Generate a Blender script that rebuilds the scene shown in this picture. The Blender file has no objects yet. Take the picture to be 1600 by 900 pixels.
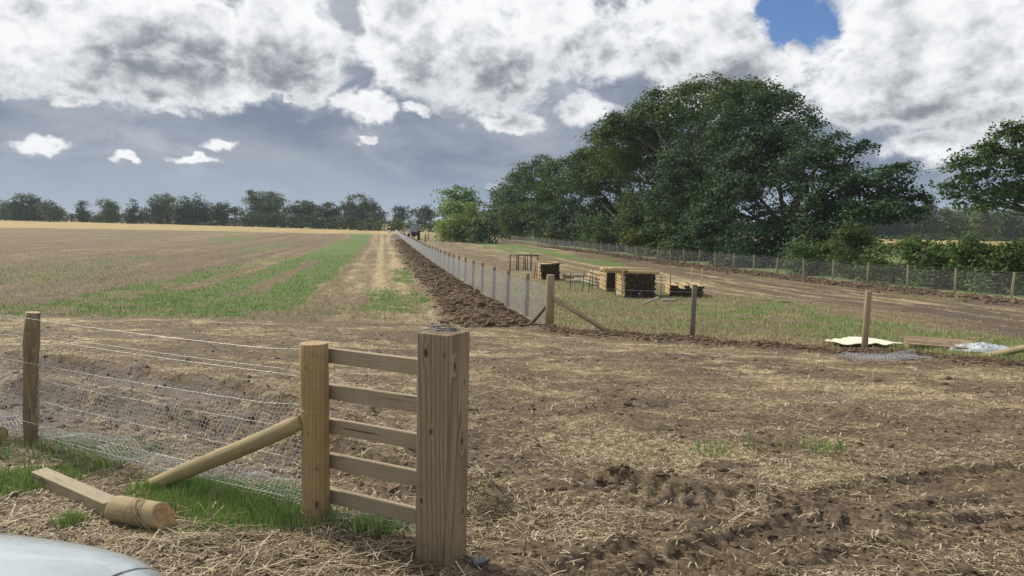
import bpy, math, random
import numpy as np
from mathutils import Vector, Matrix

# ------------------------------------------------------------------ scene, camera, light, exposure
S = bpy.context.scene
C = S.collection
rad = math.radians
CAMZ = 1.72
PITCH, ROLL, FPX = rad(4.87), rad(1.2), 1150.0
F = np.array([0, math.cos(PITCH), -math.sin(PITCH)])
U0 = np.array([0, math.sin(PITCH), math.cos(PITCH)])
RT = math.cos(ROLL)*np.array([1., 0, 0]) + math.sin(ROLL)*U0
UP = -math.sin(ROLL)*np.array([1., 0, 0]) + math.cos(ROLL)*U0
cam = bpy.data.cameras.new('camera')
cam.lens = 36.0*FPX/1600; cam.sensor_width = 36
cam.clip_start = .05; cam.clip_end = 9000
co = bpy.data.objects.new('camera', cam); C.objects.link(co)
M4 = Matrix(((RT[0], UP[0], -F[0], 0), (RT[1], UP[1], -F[1], 0), (RT[2], UP[2], -F[2], CAMZ), (0, 0, 0, 1)))
co.matrix_world = M4
S.camera = co
S.view_settings.view_transform = 'Standard'
S.view_settings.look = 'None'
S.view_settings.gamma = 1
S.view_settings.exposure = 0.35
S.render.resolution_x, S.render.resolution_y = 1024, 576

SUN_AZ, SUN_EL = rad(-52), rad(40)
sd = bpy.data.lights.new('sun', 'SUN'); sd.energy = 3.3; sd.angle = rad(7); sd.color = (1, .93, .80)
so = bpy.data.objects.new('sun', sd); C.objects.link(so)
sdir = Vector((math.sin(SUN_AZ)*math.cos(SUN_EL), math.cos(SUN_AZ)*math.cos(SUN_EL), math.sin(SUN_EL)))
so.rotation_euler = sdir.to_track_quat('Z', 'Y').to_euler()
so.location = (-30, 30, 60)


def ray(x, y):
    return F*FPX + RT*(x-800) - UP*(y-450)


def azel(x, y):
    d = ray(x, y); d = d/np.linalg.norm(d)
    return math.degrees(math.atan2(d[0], d[1])), math.degrees(math.asin(d[2]))


# ---- node helpers
class NT:
    def __init__(s, tree):
        s.t = tree; s.n = tree.nodes; s.l = tree.links

    def node(s, typ, **kw):
        n = s.n.new(typ)
        for k, v in kw.items():
            setattr(n, k, v)
        return n

    def put(s, sock, v):
        if v is None: return
        if isinstance(v, bpy.types.NodeSocket): s.l.new(v, sock)
        else: sock.default_value = v

    def m(s, op, a, b=None, c=None, clamp=False):
        n = s.n.new('ShaderNodeMath'); n.operation = op; n.use_clamp = clamp
        s.put(n.inputs[0], a); s.put(n.inputs[1], b)
        if c is not None: s.put(n.inputs[2], c)
        return n.outputs[0]

    def vm(s, op, a, b=None):
        n = s.n.new('ShaderNodeVectorMath'); n.operation = op
        s.put(n.inputs[0], a); s.put(n.inputs[1], b)
        return n.outputs[0]

    def mix(s, f, a, b, blend='MIX'):
        n = s.n.new('ShaderNodeMix'); n.data_type = 'RGBA'; n.blend_type = blend
        s.put(n.inputs[0], f)
        for i, v in ((6, a), (7, b)):
            if isinstance(v, tuple) and len(v) == 3: v = v+(1,)
            s.put(n.inputs[i], v)
        return n.outputs[2]

    def ss(s, v, a, b, lo=0., hi=1.):
        n = s.n.new('ShaderNodeMapRange'); n.interpolation_type = 'SMOOTHSTEP'
        s.put(n.inputs[0], v); s.put(n.inputs[1], a); s.put(n.inputs[2], b)
        n.inputs[3].default_value = lo; n.inputs[4].default_value = hi
        return n.outputs[0]

    def noise(s, vec, scale, detail=4., rough=.55, dist=0., col=False):
        n = s.n.new('ShaderNodeTexNoise')
        s.put(n.inputs['Vector'], vec); n.inputs['Scale'].default_value = scale
        n.inputs['Detail'].default_value = detail; n.inputs['Roughness'].default_value = rough
        n.inputs['Distortion'].default_value = dist
        return n.outputs['Color' if col else 'Fac']

    def map(s, vec, loc=(0, 0, 0), rot=(0, 0, 0), scale=(1, 1, 1)):
        n = s.n.new('ShaderNodeMapping'); s.put(n.inputs[0], vec)
        n.inputs[1].default_value = loc; n.inputs[2].default_value = rot; n.inputs[3].default_value = scale
        return n.outputs[0]


# ---- sky: Nishita blue behind procedural cloud layers laid out by direction
W = bpy.data.worlds.new('World'); S.world = W; W.use_nodes = True
w = NT(W.node_tree); w.n.clear()
tc = w.node('ShaderNodeTexCoord').outputs['Generated']
sky = w.node('ShaderNodeTexSky', sky_type='NISHITA', sun_disc=False)
sky.sun_elevation = SUN_EL; sky.sun_rotation = SUN_AZ; sky.altitude = 100; sky.ozone_density = 2.0
sx = w.node('ShaderNodeSeparateXYZ'); w.l.new(tc, sx.inputs[0])
DEG = 57.29578
az = w.m('MULTIPLY', w.m('ARCTAN2', sx.outputs[0], sx.outputs[1]), DEG)
el = w.m('MULTIPLY', w.m('ARCSINE', sx.outputs[2]), DEG)


def blob_field(a, e, blobs):
    """max over soft ellipses; each is (px, py, rx_px, ry_px, strength)"""
    acc = None
    for (px, py, rx, ry, st) in blobs:
        a0, e0 = azel(px, py)
        k = 1/20.2
        da = w.m('MULTIPLY', w.m('SUBTRACT', a, a0), 1/(rx*k))
        de = w.m('MULTIPLY', w.m('SUBTRACT', e, e0), 1/(ry*k))
        r2 = w.m('ADD', w.m('MULTIPLY', da, da), w.m('MULTIPLY', de, de))
        v = w.m('SUBTRACT', w.m('SQRT', w.m('ADD', r2, .02)), 1.0)      # signed distance in radii
        v = w.m('MULTIPLY', w.m('MINIMUM', v, 2.0), -1.2)
        v = w.m('ADD', v, st-1.0)
        acc = v if acc is None else w.m('MAXIMUM', acc, v)
    return acc


def skycoord(a, e):
    cb = w.node('ShaderNodeCombineXYZ'); w.l.new(a, cb.inputs[0])
    w.l.new(w.m('MULTIPLY', e, 1.25), cb.inputs[1]); return cb.outputs[0]


# warp az/el a little so blob outlines billow
p0 = skycoord(az, el)
wn = w.noise(p0, .16, 5, .6, col=True)
ws = w.node('ShaderNodeSeparateXYZ'); w.l.new(wn, ws.inputs[0])
az1 = w.m('ADD', az, w.m('MULTIPLY', w.m('SUBTRACT', ws.outputs[0], .5), 6.5))
el1 = w.m('ADD', el, w.m('MULTIPLY', w.m('SUBTRACT', ws.outputs[1], .5), 5.0))
CUM = [(80, 75, 150, 62, 1.0), (40, 20, 120, 40, .8), (250, 40, 170, 75, 1.0), (210, 115, 150, 55, 1.0), (350, 130, 120, 45, .8),
       (440, 60, 115, 95, 1.05), (400, 125, 80, 45, .8),
       (640, 60, 110, 110, 1.0), (585, 165, 48, 46, .9), (930, 165, 120, 45, .6), (640, 175, 40, 22, .7), (760, 70, 140, 115, 1.0), (870, 40, 140, 95, .9),
       (960, 90, 110, 90, .55), (1000, 30, 120, 60, .6),
       (1130, 70, 115, 105, 1.1), (1190, 120, 115, 65, .9), (1070, 150, 100, 60, .7),
       (1380, 60, 100, 90, 1.0), (1480, 80, 190, 105, 1.1), (1350, 150, 150, 60, .9), (1560, 190, 150, 55, .8),
       (1450, 225, 90, 45, .7), (795, 190, 74, 22, .8), (462, 166, 18, 14, .62), (575, 222, 32, 12, .55),
       (80, 225, 55, 22, .62), (205, 245, 40, 13, .5), (345, 218, 42, 18, .66), (318, 245, 58, 13, .72),
       (125, 155, 55, 18, .7), (770, 290, 40, 14, .3), (100, 5, 300, 30, .6)]
HOLE = [(1262, 28, 56, 46, 1.0), (1215, 8, 45, 22, .9)]
blob = blob_field(az1, el1, CUM)
front = w.ss(w.m('ABSOLUTE', az), 44., 60.)            # outside the photographed span: free-form clouds
blob_up = blob_field(w.m('SUBTRACT', az1, 1.0), w.m('ADD', el1, 2.2), CUM)
slope = w.m('SUBTRACT', blob_up, blob)                 # < 0 on the upper, sunlit side of each cloud
high = w.ss(el, 25., 38.)
away = w.m('MAXIMUM', front, high)
free = w.m('SUBTRACT', w.m('MULTIPLY', w.noise(p0, .045, 3, .5), 3.2), 1.45)
blob = w.m('ADD', w.m('MULTIPLY', blob, w.m('SUBTRACT', 1., away)), w.m('MULTIPLY', free, away))
n_a = w.noise(p0, .30, 10, .63, .3)
n_l = w.noise(p0, .13, 6, .5, .25)
n_m = w.noise(w.map(p0, loc=(.9, -1.7, 0)), .13, 6, .5, .25)
dens = w.m('ADD', w.m('ADD', blob, -.02), w.m('ADD', w.m('MULTIPLY', w.m('SUBTRACT', n_a, .5), 1.75), w.m('MULTIPLY', w.m('SUBTRACT', n_l, .5), 1.1)))
alpha = w.m('MULTIPLY', w.ss(dens, -.06, .40), .97)
relief = w.m('SUBTRACT', n_m, n_l)                       # > 0 : thicker cloud towards the sun -> shaded
wp = w.vm('ADD', p0, w.vm('MULTIPLY', w.vm('SUBTRACT', w.noise(p0, .5, 4, .6, col=True), (.5, .5, .5)), (2.2, 2.2, 0)))


def puffs(off):
    n = w.node('ShaderNodeTexVoronoi', feature='SMOOTH_F1', voronoi_dimensions='2D')
    w.l.new(w.map(wp, loc=off), n.inputs['Vector']); n.inputs['Scale'].default_value = .30
    n.inputs['Detail'].default_value = 2.5; n.inputs['Roughness'].default_value = .55; n.inputs['Smoothness'].default_value = .35
    return n.outputs['Distance']
v0, v1 = puffs((0, 0, 0)), puffs((.55, -.9, 0))
relief2 = w.m('SUBTRACT', v0, v1)
DARK = [(215, 85, 110, 62, 1.15), (330, 120, 90, 40, .95), (130, 12, 90, 18, .6), (455, 105, 70, 62, 1.0), (700, 120, 90, 60, .75),
        (640, 30, 60, 40, .5), (860, 150, 110, 60, .9), (960, 100, 100, 70, .75), (1180, 150, 110, 40, .55), (1380, 190, 210, 30, 1.2),
        (1560, 190, 130, 30, 1.15), (1420, 30, 45, 40, .5), (560, 30, 30, 40, .6)]
acc = None
for (px, py, rx, ry, st) in DARK:
    a0, e0 = azel(px, py); k_ = 1/20.2
    da = w.m('MULTIPLY', w.m('SUBTRACT', az1, a0), 1/(rx*k_)); de = w.m('MULTIPLY', w.m('SUBTRACT', el1, e0), 1/(ry*k_))
    v = w.ss(w.m('ADD', w.m('MULTIPLY', da, da), w.m('MULTIPLY', de, de)), 1.7, .0, 0., st)
    acc = v if acc is None else w.m('MAXIMUM', acc, v)
dk = w.m('MULTIPLY', acc, w.m('SUBTRACT', 1., away))
core = w.ss(dens, .0, .8)
shade = w.m('ADD', w.m('MULTIPLY', core, .42), w.m('MULTIPLY', dk, .34))
shade = w.m('ADD', shade, w.m('MULTIPLY', relief, 1.5))
shade = w.m('ADD', shade, w.m('MULTIPLY', relief2, .34))
shade = w.m('ADD', shade, w.m('MULTIPLY', w.m('SUBTRACT', w.noise(p0, .75, 7, .62, .3), .5), 1.0))
shade = w.m('ADD', shade, w.m('MULTIPLY', w.m('SUBTRACT', n_l, .5), .7))
shade = w.m('ADD', shade, w.m('MULTIPLY', w.m('MAXIMUM', w.m('MINIMUM', slope, .35), -.35), .75))
shade = w.ss(shade, -.12, 1.12)
shade = w.m('MULTIPLY', shade, w.ss(dens, -.05, .75))        # thin sunlit fringes stay bright
K = 8.4
def kc(r, g, b, s=1.0): return (r*K*s, g*K*s, b*K*s, 1)
ccol = w.mix(shade, kc(.92, .93, .945), kc(.24, .262, .30))
# rainy slate layer behind
n_s = w.noise(w.map(p0, scale=(.55, 1.3, 1)), .12, 6, .55, .4)
lowband = w.ss(el, 0., 22.)
sl1 = w.mix(w.ss(n_s, .36, .64), kc(.185, .235, .325), kc(.33, .37, .44))
sl2 = w.mix(w.ss(n_s, .36, .64), kc(.225, .26, .32), kc(.44, .465, .505))
slate = w.mix(lowband, sl1, sl2)
wisp = w.noise(w.map(p0, loc=(7, 2, 0), scale=(.8, 1.2, 1)), .17, 8, .6, .5)
slate = w.mix(w.m('MULTIPLY', w.ss(wisp, .50, .68), .55), slate, kc(.52, .55, .60))
hz = w.ss(el, 0., 5.5)
slate = w.mix(hz, kc(.34, .42, .53), slate)
hole = w.m('ADD', blob_field(az, el, HOLE), w.m('MULTIPLY', w.m('SUBTRACT', n_a, .5), 2.6))
hole = w.m('MULTIPLY', w.ss(hole, -.15, .4), w.m('SUBTRACT', 1., away))
fhole = w.m('MULTIPLY', away, w.ss(w.noise(p0, .05, 4, .5), .52, .66))
hole = w.m('MAXIMUM', hole, w.m('MULTIPLY', fhole, w.ss(el, 8., 25.)))
skyb = w.mix(1.0, sky.outputs[0], (.50, .62, .85), 'MULTIPLY')
back = w.mix(hole, slate, skyb)
alpha = w.m('MULTIPLY', alpha, w.m('SUBTRACT', 1., hole))
fin = w.mix(alpha, back, ccol)
bg = w.node('ShaderNodeBackground'); w.l.new(fin, bg.inputs[0]); bg.inputs[1].default_value = .1
wo = w.node('ShaderNodeOutputWorld'); w.l.new(bg.outputs[0], wo.inputs[0])
W.cycles.sampling_method = 'MANUAL'; W.cycles.sample_map_resolution = 512

# ------------------------------------------------------------------ numeric helpers
RNG = np.random.default_rng(7)
random.seed(7)


def _hash(ix, iy, seed):
    h = (ix.astype(np.int64)*374761393 + iy.astype(np.int64)*668265263 + seed*1442695041) & 0xffffffff
    h = ((h ^ (h >> 13))*1274126177) & 0xffffffff
    h = ((h ^ (h >> 16))*2246822519) & 0xffffffff
    return ((h ^ (h >> 15)) & 0xffffff)/float(0xffffff)


def vn(x, y, seed=0):
    x = np.asarray(x, float); y = np.asarray(y, float)
    ix = np.floor(x); iy = np.floor(y); fx = x-ix; fy = y-iy
    fx = fx*fx*fx*(fx*(fx*6-15)+10); fy = fy*fy*fy*(fy*(fy*6-15)+10)
    a = _hash(ix, iy, seed); b = _hash(ix+1, iy, seed); c = _hash(ix, iy+1, seed); d = _hash(ix+1, iy+1, seed)
    return (a*(1-fx)+b*fx)*(1-fy) + (c*(1-fx)+d*fx)*fy


def fbm(x, y, freq, octs, seed=0, gain=.5):
    t = 0; a = 1; s = 0
    for o in range(octs):
        t = t + a*vn(np.asarray(x)*freq+13.7*o, np.asarray(y)*freq-7.1*o, seed+o); s += a; a *= gain; freq *= 2.03
    return t/s


def sst(v, a, b):
    t = np.clip((v-a)/(b-a), 0, 1); return t*t*(3-2*t)


_ky = np.array([-3000, -10, 0, 4, 7, 10, 15, 25, 35, 60, 130, 250, 400, 1500, 6000.])
_kz = np.array([0, 0, 0, 0, -.08, -.21, -.46, -.68, -.85, -1.02, -1.15, -.98, -.65, -.2, 0])
_ty = np.arange(-20, 500, .5); _tz = np.interp(_ty, _ky, _kz)
_w = np.hanning(13); _w /= _w.sum()
_tz = np.convolve(np.pad(_tz, 6, mode='edge'), _w, mode='valid')


def hbase(X, Y):
    X = np.asarray(X, float); Y = np.asarray(Y, float)
    z = np.where(Y < 490, np.interp(Y, _ty, _tz), np.interp(Y, _ky, _kz))
    z = z + .9*sst(X, 45, 120)*sst(Y, 90, 200)
    return z


def at(x, y, Y):
    d = ray(x, y); d = d/d[1]*Y
    return np.array([d[0], d[1], d[2]+CAMZ])


def gnd(x, y):
    d = ray(x, y); d = d/d[1]
    t = 2.0
    lo, hi = .5, 900.
    for _ in range(60):
        mid = math.sqrt(lo*hi)
        z = CAMZ+d[2]*mid
        if z > float(hbase(d[0]*mid, mid)): lo = mid
        else: hi = mid
    return np.array([d[0]*lo, lo, float(hbase(d[0]*lo, lo))])


_d = ray(599, 348); DX = _d[0]/_d[1]           # direction in which the long fences and rows run
def ucoord(X, Y): return X - DX*Y


def seg_dist(X, Y, pts):
    """distance to polyline, along-length and signed side"""
    best = np.full(np.shape(X), 1e9); al = np.zeros(np.shape(X)); sg = np.zeros(np.shape(X)); acc = 0
    for (a, b) in zip(pts[:-1], pts[1:]):
        ax, ay = a[0], a[1]; bx, by = b[0]-ax, b[1]-ay; L = math.hypot(bx, by)
        t = np.clip(((X-ax)*bx+(Y-ay)*by)/(L*L), 0, 1)
        ex = X-ax-t*bx; ey = Y-ay-t*by; d = np.hypot(ex, ey)
        m = d < best; best = np.where(m, d, best); al = np.where(m, acc+t*L, al)
        sg = np.where(m, (bx*(Y-ay)-by*(X-ax))/L, sg); acc += L
    return best, al, sg


G = gnd
P_ROUND = gnd(492, 818); P_LEFT = gnd(42, 692); P_SQ = gnd(688, 872)
CROSS = [gnd(1081, 530), gnd(1350, 552)]
UC = 3.56; Y0C, Y1C = 15.6, 212.
UR = 24.0; Y0R, Y1R = 22.4, 138.
def cpt(u, Y): return np.array([DX*Y+u, Y, float(hbase(DX*Y+u, Y))])
P_STR = cpt(UC, Y0C)
cdir = (CROSS[1]-CROSS[0]); cdir[2] = 0; cdir /= np.linalg.norm(cdir)
P_END = CROSS[1]+cdir*3.3; P_END[2] = hbase(P_END[0], P_END[1])
fdir = P_ROUND-P_LEFT; fdir[2] = 0; fdir /= np.linalg.norm(fdir)
fnor = np.array([-fdir[1], fdir[0], 0.])         # towards the field
P_FAR_L = P_LEFT-fdir*3.0; P_FAR_L[2] = hbase(P_FAR_L[0], P_FAR_L[1])

# tyre tracks on the muddy ground, each a polyline on the ground
TRACKS = [
    [G(900, 905), G(1060, 850), G(1250, 800), G(1420, 765), G(1620, 735)],
    [G(960, 925), G(1130, 868), G(1310, 830), G(1480, 800), G(1640, 775)],
    [G(730, 690), G(880, 742), G(1060, 775), G(1200, 790), G(1330, 822)],
    [G(1180, 910), G(1330, 860), G(1500, 840), G(1650, 815)],
]
# dark muddy strokes (pixel polyline, half width m)
MUDS = [([G(40, 575), G(150, 585), G(300, 615), G(470, 660), G(560, 700)], .22, 1.0),
        ([G(40, 620), G(180, 640), G(320, 670), G(460, 715), G(640, 770)], .20, .9),
        ([G(0, 655), G(200, 690), G(440, 760), G(640, 800)], .30, .55),
        ([G(740, 560), G(900, 600), G(1100, 640), G(1300, 668), G(1600, 655)], .30, .55),
        ([G(730, 610), G(900, 640), G(1080, 665), G(1200, 700)], .35, .5),
        ([G(730, 690), G(850, 745), G(1060, 775), G(1300, 790), G(1600, 740)], .34, .6),
        ([G(900, 900), G(1150, 850), G(1400, 800), G(1600, 760)], .40, .5),
        ([G(800, 890), G(950, 880), G(1150, 890), G(1400, 870), G(1600, 850)], .35, .5),
        ([G(620, 520), G(760, 540), G(900, 560), G(1100, 590)], .35, .45),
        ([G(180, 540), G(330, 560), G(460, 590)], .2, .5)]
FURROW = [cpt(UC-.6, Y0C+.6), P_STR-np.array([0, .5, 0]), CROSS[0]-np.array([0, .45, 0]), CROSS[1]-np.array([0, .4, 0]), P_END-np.array([0, .3, 0]), P_END+cdir*12]


def masks(X, Y):
    """mud, green, straw, gold (0..1) of the ground at X, Y"""
    u = ucoord(X, Y)
    n1 = fbm(X, Y, .35, 4, 11); n2 = fbm(X, Y, 1.6, 4, 21); n3 = fbm(X, Y, .09, 3, 31)
    rown = fbm(u, Y*.03, 1.1, 4, 41); rowf = fbm(u, Y*.12, 3.2, 3, 51)
    zcross = np.interp(u, [-200, 2.5, 3.6, 5.5, 12, 40], [16.5, 15.7, 15.2, 14.4, 9.8, 7.])
    zc = zcross + (n1-.5)*1.2
    fore = 1-sst(Y, zc-.4, zc+.4)
    left = (1-sst(u, UC-.2, UC))*(1-fore); right = sst(u, UC-.2, UC)*(1-fore)
    mud = np.zeros_like(X); green = np.zeros_like(X); straw = np.full_like(X, .5); gold = np.zeros_like(X)
    # left field: rows of stubble, green regrowth in long bands
    sL = .46+.5*(rown-.5)+.5*(rowf-.5)+.25*(n1-.5)
    g = np.zeros_like(X)
    wv = (n1-.5)*1.0
    for (c, hw, ya, yb, st) in ((-3.2, .95, 17.5, 210, 1.0), (-5.6, .8, 16.5, 130, .95), (-5.2, 2.2, 16, 25, .75),
                                (-8.0, 1.0, 17, 45, .55), (.9, .5, 30, 42, .8), (.3, 1.1, 18, 27, .6), (-12, 1.5, 60, 100, .5),
                                (-22, 2., 95, 125, .8), (-1.2, 2.0, 15, 22, .25), (-4.4, 1.8, 50, 215, .95), (-10, 2.5, 15, 19, .5), (-16, 2.2, 40, 55, .4)):
        k = (1-sst(np.abs(u-c+wv*.7), hw*.7, hw*1.15))*sst(Y, ya-1, ya+1.5)*(1-sst(Y, yb*.9, yb*1.08))
        g = np.maximum(g, k*st*(.55+.9*sst(n2+.35*(rowf-.5), .35, .6)))
    g = np.maximum(g, .17*sst(-u, -1, 2)+.25*sst(n3+.3*(n1-.5)+.5*(rown-.5), .42, .66)*sst(-u, 1, 5))
    g = g*(1-sst(u, 1.4, 1.9)*0.9)
    tram = np.exp(-((u+.2)/.22)**2)+np.exp(-((u-.75)/.22)**2)+.7*np.exp(-((u+1.5)/.25)**2)
    tan_ = (1-sst(np.abs(u-.2), 1.2, 1.8))
    sL = sL + tan_*.12 + tram*.3*sst(Y, 20, 30)
    goldm = sst(Y, 150+.16*(X+120)+(n3-.5)*22, 175+.16*(X+120)+(n3-.5)*22)*(X < 0)
    stripe = .5+.5*np.sin(u*.42+n3*3)
    dkrow = (np.exp(-((u+9.3)/.5)**2)+np.exp(-((u+11.4)/.5)**2)+.6*np.exp(-((u+14.5)/.8)**2)+.7*np.exp(-((u+19)/1.)**2))*sst(n1, .3, .6)
    wr = .48+.45*(fbm(X, Y, .5, 3, 45)-.3)
    ridge = np.exp(-((u-2.5)/wr)**4)*sst(Y, 15, 16.5)*(1-sst(Y, 208, 216))
    ridge = ridge*(.45+.8*sst(fbm(X, Y, 1.8, 3, 46), .35, .55))
    mL = np.clip(dkrow*.55 + .35*sst(n2, .55, .7)*sst(24-Y, 0, 6), 0, 1)
    mL = np.maximum(mL, ridge)
    straw = straw*(1-left)+left*np.clip(sL, 0, 1)
    green = green+left*g*(1-ridge); mud = mud+left*mL
    gold = left*goldm*(.72+.28*stripe)
    # right paddock
    rowr = fbm(u, Y*.07, 1.9, 4, 65, .6)
    sR = .58+.4*(n1-.5)+.4*(n2-.5)+1.5*(rowr-.5)*sst(u, 10, 13)
    gR = .18*sst(n1, .5, .7)
    def band(c, hw, ya, yb, st, soft=1.35):
        return st*(1-sst(np.abs(u-c+(n1-.5)*2), hw*.6, hw*soft))*sst(Y, ya-2, ya+2)*(1-sst(Y, yb-4, yb+4))
    gR = np.maximum(gR, band(17.5, 2.0, 52, 150, .9)); gR = np.maximum(gR, band(15.0, 2.5, 75, 200, .7))
    gR = np.maximum(gR, band(10.8, 2.4, 9, 26, .62)); gR = np.maximum(gR, band(8., 4., 15, 34, .42)); gR = np.maximum(gR, band(8.5, 1.8, 22, 34, .5))
    gR = np.maximum(gR, band(14, 3., 8, 16, .95)); gR = np.maximum(gR, band(21, 1.8, 12, 60, .35))
    gR = np.maximum(gR, band(5.6, .8, 80, 120, .35)); gR = gR*(.5+.9*sst(n2, .35, .6))
    mR = band(17.2, 3.0, 12, 48, .75)*(.0+1.3*sst(fbm(u, Y*.06, 2.4, 4, 61, .6), .42, .56)) + band(22.6, 1.5, 12, 140, 1.)*sst(n1, .2, .4)
    mR = np.maximum(mR, band(19.5, 1.6, 20, 75, .7)*sst(n1, .3, .6)); mR = np.maximum(mR, band(8.5, 1.2, 45, 110, .4)*sst(n1, .4, .6))
    outf = sst(u, UR+.2, UR+1.2)
    gR = gR*(1-np.clip(mR, 0, .8))*(1-outf)+outf*.7
    straw = straw*(1-right)+right*np.clip(sR, 0, 1)
    pale = right*sst(X, 45, 60)*sst(Y, 150, 165)*sst(260-Y, 0, 20)
    gold = np.maximum(gold, pale); green = green+right*gR*(1-pale); mud = mud+right*np.clip(mR, 0, 1)*(1-outf)
    farg = right*sst(Y, 150, 190)*(1-pale); gold = np.maximum(gold, farg*.45)
    # trampled foreground
    mF = np.zeros_like(X)
    near = Y < 30
    if near.any():
        xn, yn = X[near], Y[near]; mm = np.zeros_like(xn)
        wob = (fbm(xn, yn, 1.1, 4, 71)-.5)*.5
        for pts, hw, st in MUDS:
            d, a, s_ = seg_dist(xn, yn, pts)
            mm = np.maximum(mm, st*(1-sst(d+wob, hw*.45, hw*1.5)))
        d, a, s_ = seg_dist(xn, yn, FURROW)
        furrow = (1-sst(d+wob*.8, .25, .75))
        mm = np.maximum(mm, furrow*.95)
        patch = fbm(xn*.6, yn, .8, 5, 81)
        mm = np.maximum(mm, .6*sst(patch, .55, .68))
        fine = fbm(xn*.5, yn*1.2, 2.6, 4, 85, .6)
        mm = np.maximum(mm, .75*sst(fine, .53, .64)*sst(fbm(xn, yn, .45, 2, 86), .3, .6))
        mm = np.maximum(mm, .45*sst(xn*.35-yn+4.6, 0, 1.2)*sst(patch, .35, .55))
        mm = mm*(.35+.95*sst(fbm(xn*.6, yn*1.3, 4.5, 3, 87, .6), .34, .58))
        mF[near] = mm
        straw_f = np.clip(.60+.7*(fbm(xn*.6, yn, .9, 4, 91)-.5)+.9*(fbm(xn*.5, yn*1.3, 3.4, 4, 92, .6)-.5)*1.5-.4*mm, 0, 1)
        # green bits near the fence foot and stray tufts
        gf = np.zeros_like(xn)
        for (px, py, r, st) in ((380, 800, .42, 1.), (300, 775, .35, 1.), (450, 805, .3, .8), (250, 765, .2, .6), (30, 750, .3, .8), (90, 740, .25, .5), (110, 820, .09, 1.),
                                (70, 700, .5, .3), (180, 710, .4, .35), (590, 815, .25, .5), (1115, 707, .26, .45), (1285, 702, .2, .4), (1190, 700, .3, .2)):
            c = gnd(px, py); gf = np.maximum(gf, st*(1-sst(np.hypot(xn-c[0], yn-c[1])+wob*.5, r*.5, r*1.2)))
        fo = fore[near]
        green[near] = green[near]*(1-fo)+gf*fo
        straw[near] = straw[near]*(1-fo)+straw_f*fo
        mud[near] = np.maximum(mud[near]*(1-fo), mm*np.maximum(fo, furrow))
        straw[near] *= (1-.5*furrow)
    return np.clip(mud, 0, 1), np.clip(green, 0, 1), np.clip(straw, 0, 1), np.clip(gold, 0, 1)


def hfull(X, Y, m=None):
    X = np.asarray(X, float); Y = np.asarray(Y, float)
    if m is None: m = masks(X, Y)
    mud, green, straw, gold = m
    R = np.hypot(X, Y); z = hbase(X, Y); u = ucoord(X, Y)
    def fade(wl): return 1-sst(R, wl*60, wl*130)
    z = z + .10*(fbm(X, Y, .12, 2, 101)-.5)*sst(R, 4, 12)
    z = z + .055*(fbm(X, Y, .9, 2, 111)-.5)*fade(1.)
    z = z + (.030+.022*mud)*(fbm(X, Y, 3.1, 2, 121)-.5)*fade(.35)
    z = z + (.018+.018*mud)*(fbm(X, Y, 9., 2, 131, .6)-.5)*fade(.11)
    z = z + (.008+.012*mud)*(fbm(X, Y, 28., 2, 141, .6)-.5)*fade(.05)
    ridge = np.exp(-((u-2.6)/.55)**4)*sst(Y, 15, 16.8)*(1-sst(Y, 208, 216))
    z = z + ridge*(.12+.24*(fbm(X, Y, .9, 4, 151, .65)-.35)) + ridge*.12*(np.abs(vn(X*2.6, Y*2.6, 155)-.5)*2)*fade(.8)
    rr = np.exp(-((u-22.9)/.7)**2)*sst(Y, 12, 15)*(1-sst(Y, 130, 140))
    z = z + rr*(.03+.10*(fbm(X, Y, .9, 3, 161)-.4))
    z = z - .07*(np.exp(-((u-16.3)/.5)**2)+np.exp(-((u-18.2)/.5)**2))*sst(Y, 14, 18)*(1-sst(Y, 50, 60))
    near = Y < 24
    if near.any():
        xn, yn = X[near], Y[near]; dz = np.zeros_like(xn)
        d, a, s_ = seg_dist(xn, yn, FURROW)
        dz += (.07*np.exp(-(d/.38)**2))*(.4+1.2*fbm(xn, yn, 2.2, 3, 171))
        for k, (pts, hw, st) in enumerate(MUDS[:2]):
            d, a, s_ = seg_dist(xn, yn, pts)
            dz += .16*np.exp(-((s_-.22)/.2)**2)*(1-sst(d, .5, .7))*(.5+fbm(xn, yn, 2., 3, 181)) - .08*np.exp(-(d/.2)**2)
        for k, pts in enumerate(TRACKS):
            d, a, s_ = seg_dist(xn, yn, pts)
            ins = 1-sst(d, .15, .20)
            pres = sst(fbm(xn, yn, .8, 2, 190+k), .33, .5)
            bars = sst(np.sin(a*2*math.pi/.13 + np.abs(s_)*14), -.15, .35)
            dz += pres*(-.04*ins + .032*ins*bars + .028*np.exp(-((d-.24)/.05)**2))
        for (px, py) in ((968, 742), (1040, 750)):
            c = gnd(px, py); dd = np.hypot((xn-c[0])*.7, yn-c[1])
            dz += .05*np.exp(-(dd/.07)**2)*(1.2*vn(xn*22, yn*22, 7)+.3)
        z[near] += dz
    return z


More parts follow.
